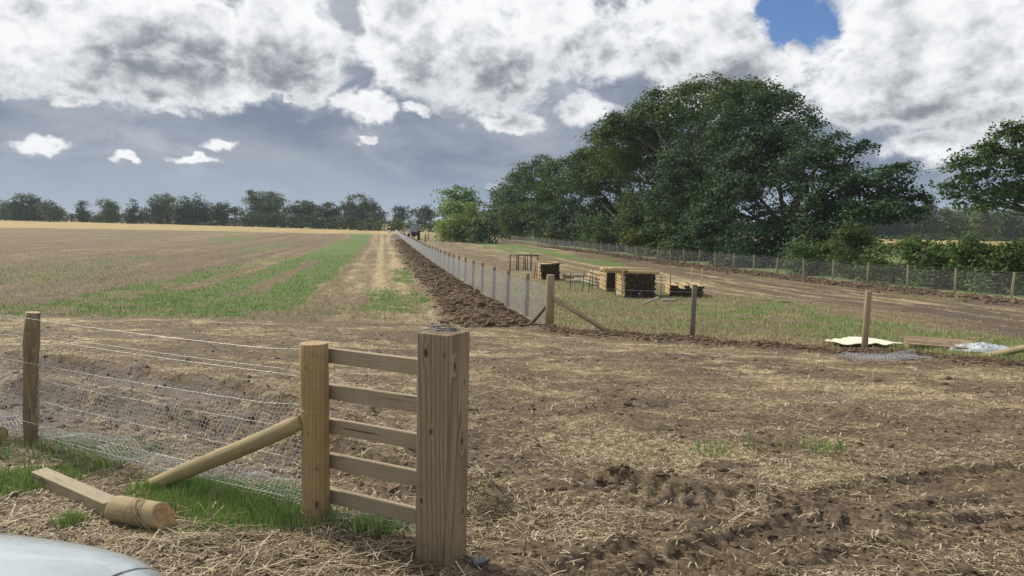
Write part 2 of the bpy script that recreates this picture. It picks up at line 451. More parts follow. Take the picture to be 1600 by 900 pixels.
# ------------------------------------------------------------------ mesh helpers
def npmesh(name, V, Q, mats=(), idx=None, smooth=False, attrs=None, uv=None):
    """V (n,3); Q (m,k) faces"""
    me = bpy.data.meshes.new(name)
    V = np.asarray(V, np.float32); Q = np.asarray(Q, np.int32); m, k = Q.shape
    me.vertices.add(len(V)); me.vertices.foreach_set('co', V.ravel())
    me.loops.add(m*k); me.loops.foreach_set('vertex_index', Q.ravel())
    me.polygons.add(m); me.polygons.foreach_set('loop_start', np.arange(0, m*k, k, dtype=np.int32))
    me.polygons.foreach_set('loop_total', np.full(m, k, np.int32))
    if idx is not None: me.polygons.foreach_set('material_index', np.asarray(idx, np.int32))
    me.polygons.foreach_set('use_smooth', np.full(m, smooth, bool))
    for mt in mats: me.materials.append(mt)
    if attrs:
        for an, av in attrs.items():
            at_ = me.attributes.new(an, 'FLOAT_COLOR', 'POINT'); at_.data.foreach_set('color', np.asarray(av, np.float32).ravel())
    me.update(calc_edges=True); me.validate()
    return me


def link(name, me, parent=None, loc=None):
    o = bpy.data.objects.new(name, me); C.objects.link(o)
    if parent is not None: o.parent = parent
    if loc is not None: o.location = loc
    return o


def thing(name, label, cat, loc=(0, 0, 0), rotz=0., group=None):
    o = bpy.data.objects.new(name, None); C.objects.link(o)
    o.empty_display_size = .2
    o.location = tuple(float(v) for v in loc); o.rotation_euler = (0, 0, rotz)
    return tag(o, label, cat, group)


def tag(o, label=None, cat=None, group=None, kind=None):
    if label: o['label'] = label
    if cat: o['category'] = cat
    if group: o['group'] = group
    if kind: o['kind'] = kind
    return o


class MB:
    """collects polygons, builds ONE mesh object"""
    def __init__(s): s.v = []; s.f = []; s.mi = []; s.sm = []

    def add(s, V, Fs, mi=0, sm=False):
        b = len(s.v); s.v.extend([tuple(map(float, p)) for p in V])
        for f in Fs: s.f.append(tuple(b+i for i in f)); s.mi.append(mi); s.sm.append(sm)

    def box(s, c, size, R=None, mi=0, jit=0.):
        c = np.array(c, float); hx, hy, hz = [q/2 for q in size]
        V = np.array([(x, y, z) for x in (-hx, hx) for y in (-hy, hy) for z in (-hz, hz)])
        if jit: V = V+RNG.normal(0, jit, V.shape)
        if R is not None: V = V@np.array(R).T
        V = V+c
        s.add(V, [(0, 1, 3, 2), (4, 6, 7, 5), (0, 4, 5, 1), (2, 3, 7, 6), (0, 2, 6, 4), (1, 5, 7, 3)], mi)

    def bar(s, a, b, wd, ht, up=(0, 0, 1), mi=0):
        """rectangular bar from a to b, width across, height along up"""
        a = np.array(a, float); b = np.array(b, float); d = b-a; L = np.linalg.norm(d); d /= L
        sd = np.cross(d, np.array(up, float)); sd /= np.linalg.norm(sd); u_ = np.cross(sd, d)
        V = []
        for p in (a, b):
            for (i, j) in ((-1, -1), (1, -1), (1, 1), (-1, 1)): V.append(p+sd*i*wd/2+u_*j*ht/2)
        s.add(V, [(3, 2, 1, 0), (4, 5, 6, 7), (0, 1, 5, 4), (1, 2, 6, 5), (2, 3, 7, 6), (3, 0, 4, 7)], mi)

    def tube(s, pts, radii, n=8, mi=0, cap=True, capmi=None, sm=True, wob=0.):
        pts = [np.array(p, float) for p in pts]
        if not hasattr(radii, '__len__'): radii = [radii]*len(pts)
        rings = []; V = []
        prev = None
        for i, p in enumerate(pts):
            d = pts[min(i+1, len(pts)-1)]-pts[max(i-1, 0)]; d = d/(np.linalg.norm(d)+1e-9)
            ref = np.array([0, 0, 1.]) if abs(d[2]) < .9 else np.array([1., 0, 0])
            if prev is None: sd = np.cross(d, ref)
            else: sd = prev-d*np.dot(prev, d)
            sd /= np.linalg.norm(sd); prev = sd; u_ = np.cross(d, sd)
            for k in range(n):
                a = 2*math.pi*k/n; r = radii[i]*(1+(wob*random.uniform(-1, 1) if wob else 0))
                V.append(p+sd*math.cos(a)*r+u_*math.sin(a)*r)
        Fs = []
        for i in range(len(pts)-1):
            for k in range(n):
                a = i*n+k; b = i*n+(k+1) % n; Fs.append((a, a+n, b+n, b))
        s.add(V, Fs, mi, sm)
        if cap:
            cm = mi if capmi is None else capmi
            b0 = len(s.v)-len(V)
            s.f.append(tuple(b0+k for k in range(n))); s.mi.append(cm); s.sm.append(False)
            e = b0+(len(pts)-1)*n
            s.f.append(tuple(e+n-1-k for k in range(n))); s.mi.append(cm); s.sm.append(False)

    def build(s, name, mats, parent=None, origin=None, loc=None):
        me = bpy.data.meshes.new(name)
        if origin is None and parent is not None: origin = np.array(parent.location)
        V = np.array(s.v)
        if origin is not None: V = V-np.array(origin)
        me.from_pydata([tuple(p) for p in V], [], s.f)
        if not isinstance(mats, (list, tuple)): mats = [mats]
        for m in mats: me.materials.append(m)
        me.polygons.foreach_set('material_index', np.array(s.mi, np.int32))
        me.polygons.foreach_set('use_smooth', np.array(s.sm, bool))
        me.update()
        return link(name, me, parent, loc)


def bevel(o, wd, seg=2):
    m = o.modifiers.new('bevel', 'BEVEL'); m.width = wd; m.segments = seg; m.limit_method = 'ANGLE'
    return o


def prisms(A, B, r, n=3):
    """many thin wires A->B"""
    A = np.asarray(A, float); B = np.asarray(B, float)
    d = B-A; L = np.linalg.norm(d, axis=1, keepdims=True); d = d/np.maximum(L, 1e-9)
    ref = np.where(np.abs(d[:, 2:3]) < .9, np.array([[0, 0, 1.]]), np.array([[1., 0, 0]]))
    s = np.cross(d, ref); s /= np.linalg.norm(s, axis=1, keepdims=True); u_ = np.cross(d, s)
    m = len(A); V = np.empty((m, 2*n, 3))
    for k in range(n):
        a = 2*math.pi*k/n; off = (s*math.cos(a)+u_*math.sin(a))*r
        V[:, k] = A+off; V[:, n+k] = B+off
    base = (np.arange(m)*2*n)[:, None]
    Q = np.concatenate([base+np.array([[k, (k+1) % n, n+(k+1) % n, n+k]]) for k in range(n)])
    return V.reshape(-1, 3), Q


def hexnet(fn, L, H, cell, r):
    """hexagonal netting; fn(s,t)->(n,3)"""
    wv, hv = cell, cell*1.1
    ni, nj = int(L/wv), int(H/(hv*.75))
    i, j = np.meshgrid(np.arange(ni), np.arange(nj)); i = i.ravel(); j = j.ravel()
    cx = (i+.5*(j % 2)+.5)*wv; cy = (j*.75+.5)*hv
    def P(a, b): return np.stack([np.clip(a, 0, L), np.clip(b, 0, H)], 1)
    top = P(cx, cy+hv/2); tr = P(cx+wv/2, cy+hv/4); tl = P(cx-wv/2, cy+hv/4); br = P(cx+wv/2, cy-hv/4)
    A = np.concatenate([tr, tl, tr]); B = np.concatenate([br, top, top])
    keep = np.hypot(*(A-B).T) > cell*.05
    A = A[keep]; B = B[keep]
    return prisms(fn(A[:, 0], A[:, 1]), fn(B[:, 0], B[:, 1]), r)


# ------------------------------------------------------------------ materials
def mat(name):
    m = bpy.data.materials.new(name); m.use_nodes = True
    t = NT(m.node_tree); b = t.n['Principled BSDF']
    return m, t, b


def bump(t, b, h, strength, dist):
    n = t.node('ShaderNodeBump'); n.inputs['Strength'].default_value = strength; n.inputs['Distance'].default_value = dist
    t.l.new(h, n.inputs['Height']); t.l.new(n.outputs[0], b.inputs['Normal'])


def wood(name, light, dark, ringscale=26., stretch=.07, rough=.75, weather=.4, wcol=(.2, .19, .17), axis='Z', mudz=None, dist=1.2, tilt=(0, 0, 0), ringmix=.55, knots=()):
    m, t, b = mat(name)
    oc = t.node('ShaderNodeTexCoord').outputs['Object']
    oi = t.node('ShaderNodeObjectInfo').outputs['Random']
    cb = t.node('ShaderNodeCombineXYZ'); t.l.new(t.m('MULTIPLY', oi, 7.), cb.inputs[2]); t.l.new(t.m('MULTIPLY', oi, .03), cb.inputs[0])
    oc = t.vm('ADD', oc, cb.outputs[0])
    sc = {'Z': (1, 1, stretch), 'Y': (1, stretch, 1), 'X': (stretch, 1, 1)}[axis]
    v = t.map(oc, loc=(.031, .047, .02), scale=sc)
    v = t.map(v, rot=tilt)
    wn_ = t.noise(v, 3.2, 2, .5, col=True)
    vv = t.vm('ADD', v, t.vm('MULTIPLY', t.vm('SUBTRACT', wn_, (.5, .5, .5)), (.09, .09, .09)))
    kmask = None
    for (kx, ky, kz, kr) in knots:
        dv = t.map(t.vm('SUBTRACT', t.node('ShaderNodeTexCoord').outputs['Object'], (kx, ky, kz)), scale=(1, 1, .45))
        ln = t.node('ShaderNodeVectorMath', operation='LENGTH'); t.l.new(dv, ln.inputs[0])
        q_ = t.m('DIVIDE', ln.outputs['Value'], kr); ga = t.m('POWER', 2.718, t.m('MULTIPLY', t.m('MULTIPLY', q_, q_), -.35))
        cbk = t.node('ShaderNodeCombineXYZ'); t.l.new(t.m('MULTIPLY', ga, .05), cbk.inputs[0]); t.l.new(t.m('MULTIPLY', ga, .03), cbk.inputs[1])
        vv = t.vm('ADD', vv, cbk.outputs[0])
        km = t.ss(q_, .55, 1.1, 1., 0.); kmask = km if kmask is None else t.m('MAXIMUM', kmask, km)
    wv = t.node('ShaderNodeTexWave', wave_type='RINGS', rings_direction=axis, wave_profile='SAW')
    t.l.new(vv, wv.inputs['Vector']); wv.inputs['Scale'].default_value = ringscale
    wv.inputs['Distortion'].default_value = dist; wv.inputs['Detail'].default_value = 2; wv.inputs['Detail Scale'].default_value = 1.2
    ring = t.m('POWER', wv.outputs['Fac'], 2.2)
    fib = t.noise(t.map(oc, scale=tuple(q if q == 1 else .04 for q in sc)), 220, 4, .6)
    big = t.noise(t.map(oc, scale=tuple(q if q == 1 else .25 for q in sc)), 9, 4, .6)
    c = t.mix(t.m('MULTIPLY', ring, ringmix), light, dark)
    c = t.mix(t.ss(fib, .35, .75, 0, .45), c, dark)
    c = t.mix(t.ss(big, .45, .7, 0, weather), c, wcol)
    # knots
    vo = t.node('ShaderNodeTexVoronoi'); t.l.new(t.map(oc, scale=tuple(1 if q == 1 else .55 for q in sc)), vo.inputs['Vector']); vo.inputs['Scale'].default_value = 5.5
    kn = t.ss(vo.outputs['Distance'], .035, .10, 1, 0)
    c = t.mix(t.m('MULTIPLY', kn, .85), c, (.05, .032, .018))
    if kmask is not None: c = t.mix(t.m('MULTIPLY', kmask, .9), c, (.045, .028, .017))
    if mudz is not None:
        sz = t.node('ShaderNodeSeparateXYZ'); t.l.new(t.node('ShaderNodeTexCoord').outputs['Object'], sz.inputs[0])
        mz = t.m('SUBTRACT', t.m('ADD', sz.outputs[2], t.m('MULTIPLY', t.noise(oc, 22, 5, .7), -.55)), mudz)
        c = t.mix(t.ss(mz, -.26, -.08, .55, 0), c, (.17, .125, .08))
    # drying cracks and mud splashes towards the ground
    cr = t.noise(t.map(oc, loc=(3, 1, 2), scale=tuple(q if q == 1 else .022 for q in sc)), 75, 3, .5)
    c = t.mix(t.ss(cr, .66, .70, 0, .75), c, (.04, .028, .018))
    blot = t.noise(oc, 16, 5, .65)
    c = t.mix(t.ss(blot, .55, .72, 0, .35), c, wcol)
    t.l.new(c, b.inputs['Base Color']); b.inputs['Roughness'].default_value = rough
    b.inputs['Specular IOR Level'].default_value = .25
    bump(t, b, t.m('ADD', t.m('MULTIPLY', fib, .7), t.m('MULTIPLY', t.m('SUBTRACT', 1., ring), .3)), .5, .0025)
    return m


def flat(name, col, rough=.6, metal=0., var=.25, scale=8., spec=.4):
    m, t, b = mat(name)
    oc = t.node('ShaderNodeTexCoord').outputs['Object']
    n = t.noise(oc, scale, 6, .6)
    c = t.mix(t.ss(n, .3, .7), tuple(q*(1-var) for q in col), tuple(min(1, q*(1+var)) for q in col))
    t.l.new(c, b.inputs['Base Color']); b.inputs['Roughness'].default_value = rough; b.inputs['Metallic'].default_value = metal
    b.inputs['Specular IOR Level'].default_value = spec
    return m


def leafmat(name, c1, c2, c3=None, trans=.22):
    m, t, b = mat(name)
    g = t.node('ShaderNodeNewGeometry')
    oc = t.node('ShaderNodeTexCoord').outputs['Object']
    big = t.noise(oc, .55, 4, .6)
    r = g.outputs['Random Per Island']
    f = t.m('ADD', t.m('MULTIPLY', r, .55), t.m('MULTIPLY', t.ss(big, .35, .65), .45))
    c = t.mix(f, c1, c2)
    if c3: c = t.mix(t.m('MULTIPLY', t.ss(t.noise(t.map(oc, loc=(9, 3, 1)), .8, 3, .5), .52, .68), .8), c, c3)
    t.l.new(c, b.inputs['Base Color']); b.inputs['Roughness'].default_value = .62; b.inputs['Specular IOR Level'].default_value = .15
    tr = t.node('ShaderNodeBsdfTranslucent'); t.l.new(t.mix(1., c, (1.1, 1.25, .5), 'MULTIPLY'), tr.inputs[0])
    mx = t.node('ShaderNodeMixShader'); mx.inputs[0].default_value = trans
    t.l.new(b.outputs[0], mx.inputs[1]); t.l.new(tr.outputs[0], mx.inputs[2])
    t.l.new(mx.outputs[0], t.n['Material Output'].inputs[0])
    return m


M = {}
M['post_round'] = wood('treated_round_wood', (.46, .33, .155), (.20, .13, .058), 15, .05, weather=.55, wcol=(.22, .17, .09), ringmix=.6, mudz=0.,
    knots=[(-.03, -.08, .92, .008), (-.02, -.08, .55, .007), (.03, -.075, .35, .006)])
M['post_round_h'] = wood('treated_round_wood_lying', (.44, .35, .19), (.22, .165, .085), 15, .05, weather=.45, wcol=(.22, .20, .13), axis='Y', ringmix=.35)
M['post_square'] = wood('sawn_gatepost_wood', (.38, .30, .19), (.13, .092, .052), 13, .075, weather=.35, wcol=(.22, .18, .12), dist=2.6, tilt=(.16, .3, 0), ringmix=.8, mudz=0.,
    knots=[(-.045, -.1, 1.10, .013), (-.01, -.1, .70, .009), (.1, -.05, 1.04, .012), (.1, .03, .635, .013), (-.06, -.1, .33, .009), (.1, .05, .26, .010)])
M['post_left'] = wood('weathered_post_wood', (.33, .25, .15), (.10, .07, .045), 20, .05, weather=.7, wcol=(.09, .068, .055), mudz=0.)
M['rail'] = wood('sawn_rail_wood', (.44, .36, .245), (.28, .22, .14), 18, .05, weather=.4, wcol=(.22, .19, .14), axis='X')
M['rail_top'] = flat('fresh_sawn_edge', (.72, .62, .45), .7, 0, .12, 30)
M['endgrain'] = flat('sawn_end_grain', (.42, .30, .16), .8, 0, .3, 40)
M['orange_end'] = flat('fresh_orange_cut', (.44, .28, .14), .8, 0, .3, 35)
M['fencewood'] = wood('fence_stake_wood', (.42, .33, .20), (.24, .18, .10), 22, .06, weather=.5, wcol=(.19, .17, .14))
M['greywood'] = wood('grey_stake_wood', (.22, .20, .175), (.11, .095, .08), 22, .06, weather=.6, wcol=(.17, .165, .16))
M['stakedark'] = wood('old_dark_stake_wood', (.15, .115, .08), (.08, .058, .04), 22, .06, weather=.5, wcol=(.1, .09, .08))
M['stackwood'] = wood('yellow_new_post_wood', (.52, .40, .21), (.33, .24, .12), 22, .06, weather=.3, wcol=(.36, .28, .17), axis='Y')
M['shadedend'] = flat('shade_painted_end_grain', (.045, .036, .026), .9, 0, .6, 9)  # shade on the stacked posts' end faces is put into this dark colour
M['beamwood'] = wood('pale_yellow_beam_wood', (.60, .47, .26), (.42, .31, .16), 22, .06, weather=.25, wcol=(.36, .27, .15), axis='X')
M['debark'] = wood('pale_peeled_log_wood', (.52, .47, .38), (.32, .27, .20), 22, .06, weather=.4, wcol=(.25, .22, .18), axis='X')
M['wire'] = flat('galvanised_wire', (.42, .43, .44), .42, .7, .12, 30)
M['netting'] = flat('galvanised_netting', (.66, .67, .70), .5, .1, .15, 10)
M['bark'] = flat('bark', (.095, .08, .062), .9, 0, .5, 3)
M['steel'] = flat('rusty_dark_steel', (.05, .04, .034), .6, .4, .4, 10)
M['zinc'] = flat('dull_zinc', (.20, .21, .23), .6, .4, .15, 40)
M['stone'] = flat('brown_stone', (.14, .115, .09), .9, 0, .4, 30)
M['clod'] = flat('soil_clod', (.145, .102, .068), .95, 0, .45, 6, .1)

# ground
gm, t, b = mat('ground')
oc = t.node('ShaderNodeTexCoord').outputs['Object']
atn = t.node('ShaderNodeAttribute', attribute_name='m', attribute_type='GEOMETRY')
sp = t.node('ShaderNodeSeparateColor'); t.l.new(atn.outputs['Color'], sp.inputs[0])
mud_, green_, straw_, gold_ = sp.outputs[0], sp.outputs[1], sp.outputs[2], atn.outputs['Alpha']
nf = t.noise(oc, 24, 8, .72); nm = t.noise(oc, 7, 6, .65); nb = t.noise(oc, .9, 4, .6)
fibs = None
for k, (rot, sc_) in enumerate(((.4, (9, 75, 1)), (1.6, (11, 85, 1)), (2.7, (8, 70, 1)), (.95, (14, 110, 1)))):
    fnz = t.noise(t.map(oc, loc=(k*3.1, k*1.7, 0), rot=(0, 0, rot), scale=sc_), 1., 2, .5, .6)
    fibs = fnz if fibs is None else t.m('MAXIMUM', fibs, fnz)
rowv = t.noise(t.map(oc, rot=(0, 0, math.atan(DX)), scale=(1, .06, 1)), 6, 4, .6)
soil_dry = t.mix(t.ss(nf, .36, .64), (.120, .088, .052), (.35, .27, .162))
soil_wet = t.mix(t.ss(nf, .36, .64), (.060, .043, .029), (.215, .155, .104))
soil = t.mix(mud_, soil_dry, soil_wet)
soil = t.mix(t.ss(nm, .38, .6, 0, .5), soil, (.075, .052, .035))
strawc = t.mix(t.ss(nm, .3, .7), (.36, .28, .155), (.64, .52, .32))
cov = t.m('ADD', t.m('ADD', fibs, t.m('MULTIPLY', t.m('SUBTRACT', straw_, .5), .62)), t.m('MULTIPLY', t.m('SUBTRACT', nm, .5), .5))
cov = t.m('SUBTRACT', cov, t.m('MULTIPLY', mud_, .24))
cov = t.m('ADD', cov, t.m('MULTIPLY', t.m('SUBTRACT', rowv, .5), .22))
c = t.mix(t.ss(cov, .55, .82, 0, .9), soil, strawc)
gn = t.m('ADD', green_, t.m('ADD', t.m('MULTIPLY', t.m('SUBTRACT', nm, .5), 1.1), t.m('MULTIPLY', t.m('SUBTRACT', nf, .5), .9)))
greenc = t.mix(t.ss(nf, .3, .7), (.07, .14, .032), (.17, .28, .08))
c = t.mix(t.ss(gn, .3, .85, 0, .92), c, greenc)
goldc = t.mix(t.ss(rowv, .35, .65), (.40, .30, .12), (.66, .51, .24))
c = t.mix(t.m('MULTIPLY', gold_, .85), c, goldc)
c = t.mix(t.ss(nb, .3, .7, .0, .15), c, (.13, .10, .065))
t.l.new(c, b.inputs['Base Color'])
t.l.new(t.ss(mud_, .3, 1., .92, .62), b.inputs['Roughness']); b.inputs['Specular IOR Level'].default_value = .18
hh = t.m('ADD', t.m('MULTIPLY', nf, .6), t.m('ADD', t.m('MULTIPLY', nm, 1.0), t.m('MULTIPLY', t.ss(cov, .5, .85), .35)))
bump(t, b, hh, .8, .03)
M['ground'] = gm

# straw, grass materials
def tintmat(name, cols, rough=.7, trans=0.):
    m, t, b = mat(name)
    r = t.node('ShaderNodeNewGeometry').outputs['Random Per Island']
    rp = t.node('ShaderNodeValToRGB'); t.l.new(r, rp.inputs[0]); e = rp.color_ramp.elements
    while len(e) < len(cols): e.new(.5)
    for i, cc in enumerate(cols): e[i].position = i/(len(cols)-1); e[i].color = cc+(1,)
    t.l.new(rp.outputs[0], b.inputs['Base Color']); b.inputs['Roughness'].default_value = rough; b.inputs['Specular IOR Level'].default_value = .25
    return m
M['straw'] = tintmat('straw', [(.085, .06, .038), (.16, .115, .07), (.27, .205, .12), (.44, .35, .215), (.72, .62, .44)])
M['grass'] = tintmat('grass_blades', [(.10, .19, .04), (.16, .31, .06), (.24, .42, .09), (.34, .50, .14), (.36, .38, .17), (.52, .46, .27)])
M['stubble'] = tintmat('dry_stubble', [(.22, .18, .085), (.36, .30, .155), (.50, .42, .24), (.62, .54, .33)])

# ------------------------------------------------------------------ ground sheet
r0, ratio = .35, 1.0052
nr = int(math.log(7000/r0)/math.log(ratio))
rr_ = r0*ratio**np.arange(nr)
af = np.concatenate([np.linspace(-180, -46, 36)[:-1], np.linspace(-46, 46, 421), np.linspace(46, 180, 36)[1:-1]])
aa = np.radians(af); na = len(aa)
RRm, AAm = np.meshgrid(rr_, aa, indexing='ij')
GX = (RRm*np.sin(AAm)).ravel(); GY = (RRm*np.cos(AAm)).ravel()
mk = masks(GX, GY); GZ = hfull(GX, GY, mk)
GV = np.stack([GX, GY, GZ], 1)
i, j = np.meshgrid(np.arange(nr-1), np.arange(na), indexing='ij'); j2 = (j+1) % na
GQ = np.stack([i*na+j, i*na+j2, (i+1)*na+j2, (i+1)*na+j], -1).reshape(-1, 4)[:, ::-1]
# close the small hole under the camera
GV = np.vstack([GV, [[0, 0, 0]]]); ctr = len(GV)-1
me = npmesh('ground', GV, GQ, [M['ground']], smooth=True, attrs={'m': np.vstack([np.stack(mk, 1), [[.3, 0, .5, 0]]])})
tag(link('ground', me), kind='structure')


# ------------------------------------------------------------------ litter (stuff)
def scatter(n, y0, y1, span=.74, p=1.6):
    """points over the ground ahead, thinner with distance"""
    k = 1-p
    q = RNG.random(n); Y = (y0**k+q*(y1**k-y0**k))**(1/k) if abs(k) > 1e-6 else y0*(y1/y0)**q
    X = (RNG.random(n)*2-1)*span*(Y+.6)
    return X, Y


def ribbons(X, Y, Z, L, Wd, ang, tilt, curl=.15):
    """two-segment straws"""
    n = len(X); d = np.stack([np.cos(ang)*np.cos(tilt), np.sin(ang)*np.cos(tilt), np.sin(tilt)], 1)
    s = np.stack([-np.sin(ang), np.cos(ang), np.zeros(n)], 1)
    c = np.stack([X, Y, Z], 1); k = (RNG.random(n)-.5)*2*curl
    mid = c+s*(k*L)[:, None]
    A = c-d*(L/2)[:, None]; B = c+d*(L/2)[:, None]
    B[:, 2] += RNG.random(n)*.006; mid[:, 2] += .004
    hw = (Wd/2)[:, None]; up = np.array([[0, 0, 1.]])
    sd = s*hw
    V = np.stack([A-sd, A+sd, mid-sd+up*hw*.0, mid+sd, B-sd, B+sd], 1).reshape(-1, 3)
    b_ = (np.arange(n)*6)[:, None]
    Q = np.concatenate([b_+np.array([[0, 1, 3, 2]]), b_+np.array([[2, 3, 5, 4]])])
    return V, Q


X, Y = scatter(430000, 1.6, 30, p=1.45)
m_ = masks(X, Y); u = ucoord(X, Y)
keep = RNG.random(len(X)) < np.clip(m_[2]*1.25-.10-m_[0]*.62, .06, 1)*(1-.6*m_[1])
X, Y = X[keep], Y[keep]; Z = hfull(X, Y)
L = RNG.gamma(1.7, .020, len(X))+.014; L = np.minimum(L, .26)
Wd = RNG.uniform(.0016, .0042, len(X))+Y*.00050
V, Q = ribbons(X, Y, Z+.005+RNG.random(len(X))*.008, L, Wd, RNG.uniform(0, 6.28, len(X)), RNG.normal(0, .22, len(X)))
tag(link('straw_litter', npmesh('straw_litter', V, Q, [M['straw']])), 'scattered broken straw lying over the trampled muddy ground', 'straw', kind='stuff')
# thick straw by the fence foot (longer stalks)
n = 5200
X = RNG.uniform(-3.2, .3, n); Y = RNG.uniform(2.4, 4.4, n)
ln = P_ROUND[1]-.25-(X-P_ROUND[0])*(-.47)
keep = (Y < np.interp(X, [-3.2, -1.1, .3], [4.9, 3.85, 3.35])+RNG.normal(0, .1, n)) & (RNG.random(n) < np.interp(X, [-3.2, -.2, .3], [.9, .9, .2])) & (fbm(X, Y, 1.8, 3, 301)+RNG.normal(0, .06, n) > .44)
X, Y = X[keep], Y[keep]; Z = hfull(X, Y)
n = len(X)
V, Q = ribbons(X, Y, Z+.01+RNG.random(n)*.025, RNG.uniform(.06, .34, n), RNG.uniform(.0025, .006, n), RNG.normal(.2, 1.0, n), RNG.normal(0, .16, n), .1)
tag(link('straw_stalks', npmesh('straw_stalks', V, Q, [M['straw']])), 'long flattened straw stalks matted in front of the gate post', 'straw', kind='stuff')


def blades(X, Y, Z, H, Wd, lean=.45):
    n = len(X); a = RNG.uniform(0, 6.28, n); ld = RNG.uniform(0, 6.28, n); le = RNG.random(n)*lean*H
    s = np.stack([np.cos(a), np.sin(a), np.zeros(n)], 1)*(Wd/2)[:, None]
    c = np.stack([X, Y, Z-.01], 1); mid = c.copy(); mid[:, 2] += H*.55; mid[:, 0] += np.cos(ld)*le*.35; mid[:, 1] += np.sin(ld)*le*.35
    tip = c.copy(); tip[:, 2] += H; tip[:, 0] += np.cos(ld)*le; tip[:, 1] += np.sin(ld)*le
    V = np.stack([c-s, c+s, mid+s*.7, mid-s*.7, tip+s*.1, tip-s*.1], 1).reshape(-1, 3)
    b_ = (np.arange(n)*6)[:, None]
    return V, np.concatenate([b_+np.array([[0, 1, 2, 3]]), b_+np.array([[3, 2, 4, 5]])])


X, Y = scatter(420000, 2.2, 60, p=1.35)
m_ = masks(X, Y)
keep = RNG.random(len(X)) < np.clip(m_[1]*1.3-.12, 0.0, 1)
X, Y = X[keep], Y[keep]
V, Q = blades(X, Y, hfull(X, Y), RNG.uniform(.03, .11, len(X))*(1+.003*Y), RNG.uniform(.003, .006, len(X))*(1+.09*Y))
tag(link('grass', npmesh('grass', V, Q, [M['grass']])), 'short green grass regrowing in patches over the field', 'grass', kind='stuff')
# dense tufts near the brace foot
tx = []; ty = []; th = []
for (px, py, nn, sg, h_) in ((110, 820, 500, .05, .10), (310, 780, 2600, .16, .11), (390, 800, 3200, .17, .12), (460, 815, 1500, .10, .12), (340, 830, 900, .15, .08), (260, 760, 700, .09, .09), (500, 815, 900, .07, .13), (20, 745, 900, .12, .08),
                             (100, 740, 700, .15, .07), (60, 690, 700, .2, .08), (170, 712, 600, .2, .07), (1112, 706, 150, .16, .035), (1285, 701, 90, .12, .03), (600, 820, 600, .14, .08)):
    c = gnd(px, py); tx.append(RNG.normal(c[0], sg, nn)); ty.append(RNG.normal(c[1], sg*.8, nn)); th.append(RNG.uniform(.3, .85, nn)*h_)
X = np.concatenate(tx); Y = np.concatenate(ty); H_ = np.concatenate(th)
V, Q = blades(X, Y, hfull(X, Y), H_, RNG.uniform(.0025, .0045, len(X)), .6)
tag(link('grass_tufts', npmesh('grass_tufts', V, Q, [M['grass']])), 'bright green grass growing thick at the foot of the round fence post', 'grass', kind='stuff')
# dry stubble stems in the paddock and field
X, Y = scatter(260000, 9, 75, p=1.4); u = ucoord(X, Y); m_ = masks(X, Y)
zc = np.interp(u, [-200, 2.5, 3.6, 5.5, 12, 40], [16.5, 15.7, 15.2, 14.4, 9.8, 7.])
keep = (Y > zc+.3) & (RNG.random(len(X)) < (1-m_[0])*(.25+.75*m_[2])*np.where((u > UC) & (u < 13), 1., .3)*(u < UR))
X, Y = X[keep], Y[keep]
V, Q = blades(X, Y, hfull(X, Y), RNG.uniform(.03, .11, len(X)), RNG.uniform(.003, .007, len(X))*(1+.06*Y), .7)
tag(link('stubble', npmesh('stubble', V, Q, [M['stubble']])), 'dry beige stubble stalks standing across the fenced paddock', 'stubble', kind='stuff')

# clods of soil
def clods(n, X, Y, S_):
    ico = [(0, 0, 1), (.9, 0, .3), (.28, .86, .3), (-.72, .53, .3), (-.72, -.53, .3), (.28, -.86, .3), (.6, .5, -.5), (-.3, .8, -.5), (-.8, 0, -.5), (-.3, -.8, -.5), (.6, -.5, -.5)]
    ico = np.array(ico); Fc = np.array([(0, 1, 2), (0, 2, 3), (0, 3, 4), (0, 4, 5), (0, 5, 1), (1, 6, 2), (2, 6, 7), (2, 7, 3), (3, 7, 8), (3, 8, 4), (4, 8, 9), (4, 9, 5), (5, 9, 10), (5, 10, 1), (1, 10, 6)])
    V = ico[None]*RNG.uniform(.55, 1.3, (n, 11, 1))*S_[:, None, None]*np.stack([RNG.uniform(.8, 1.5, n), RNG.uniform(.7, 1.2, n), RNG.uniform(.4, .8, n)], 1)[:, None]
    a = RNG.uniform(0, 6.28, n); ca, sa = np.cos(a), np.sin(a)
    x = V[..., 0]*ca[:, None]-V[..., 1]*sa[:, None]; y = V[..., 0]*sa[:, None]+V[..., 1]*ca[:, None]
    V = np.stack([x+X[:, None], y+Y[:, None], V[..., 2]+hfull(X, Y)[:, None]+S_[:, None]*.15], -1).reshape(-1, 3)
    return V, ((np.arange(n)*11)[:, None, None]+Fc[None]).reshape(-1, 3)
n = 17000
Yc = (15.5**-.2+RNG.random(n)*(120**-.2-15.5**-.2))**(-5); uc = RNG.normal(2.6, .48, n); Xc = DX*Yc+uc
ok = (np.abs(uc-2.3) < 1.6) & (uc < 3.4); Xc, Yc = Xc[ok], Yc[ok]
tt = RNG.random(5000)*4.6; fu = [np.array(p) for p in FURROW[1:5]]
seg = np.minimum((RNG.random(5000)*3).astype(int), 2); tt = RNG.random(5000)
fx = np.array([fu[s][0]*(1-q)+fu[s+1][0]*q for s, q in zip(seg, tt)]); fy = np.array([fu[s][1]*(1-q)+fu[s+1][1]*q for s, q in zip(seg, tt)])
Xc = np.concatenate([Xc, fx+RNG.normal(0, .1, 5000)]); Yc = np.concatenate([Yc, fy+RNG.normal(0, .22, 5000)])
X2, Y2 = scatter(26000, 2.2, 15, p=1.5); k2 = RNG.random(len(X2)) < masks(X2, Y2)[0]**1.5*.8; X2, Y2 = X2[k2], Y2[k2]
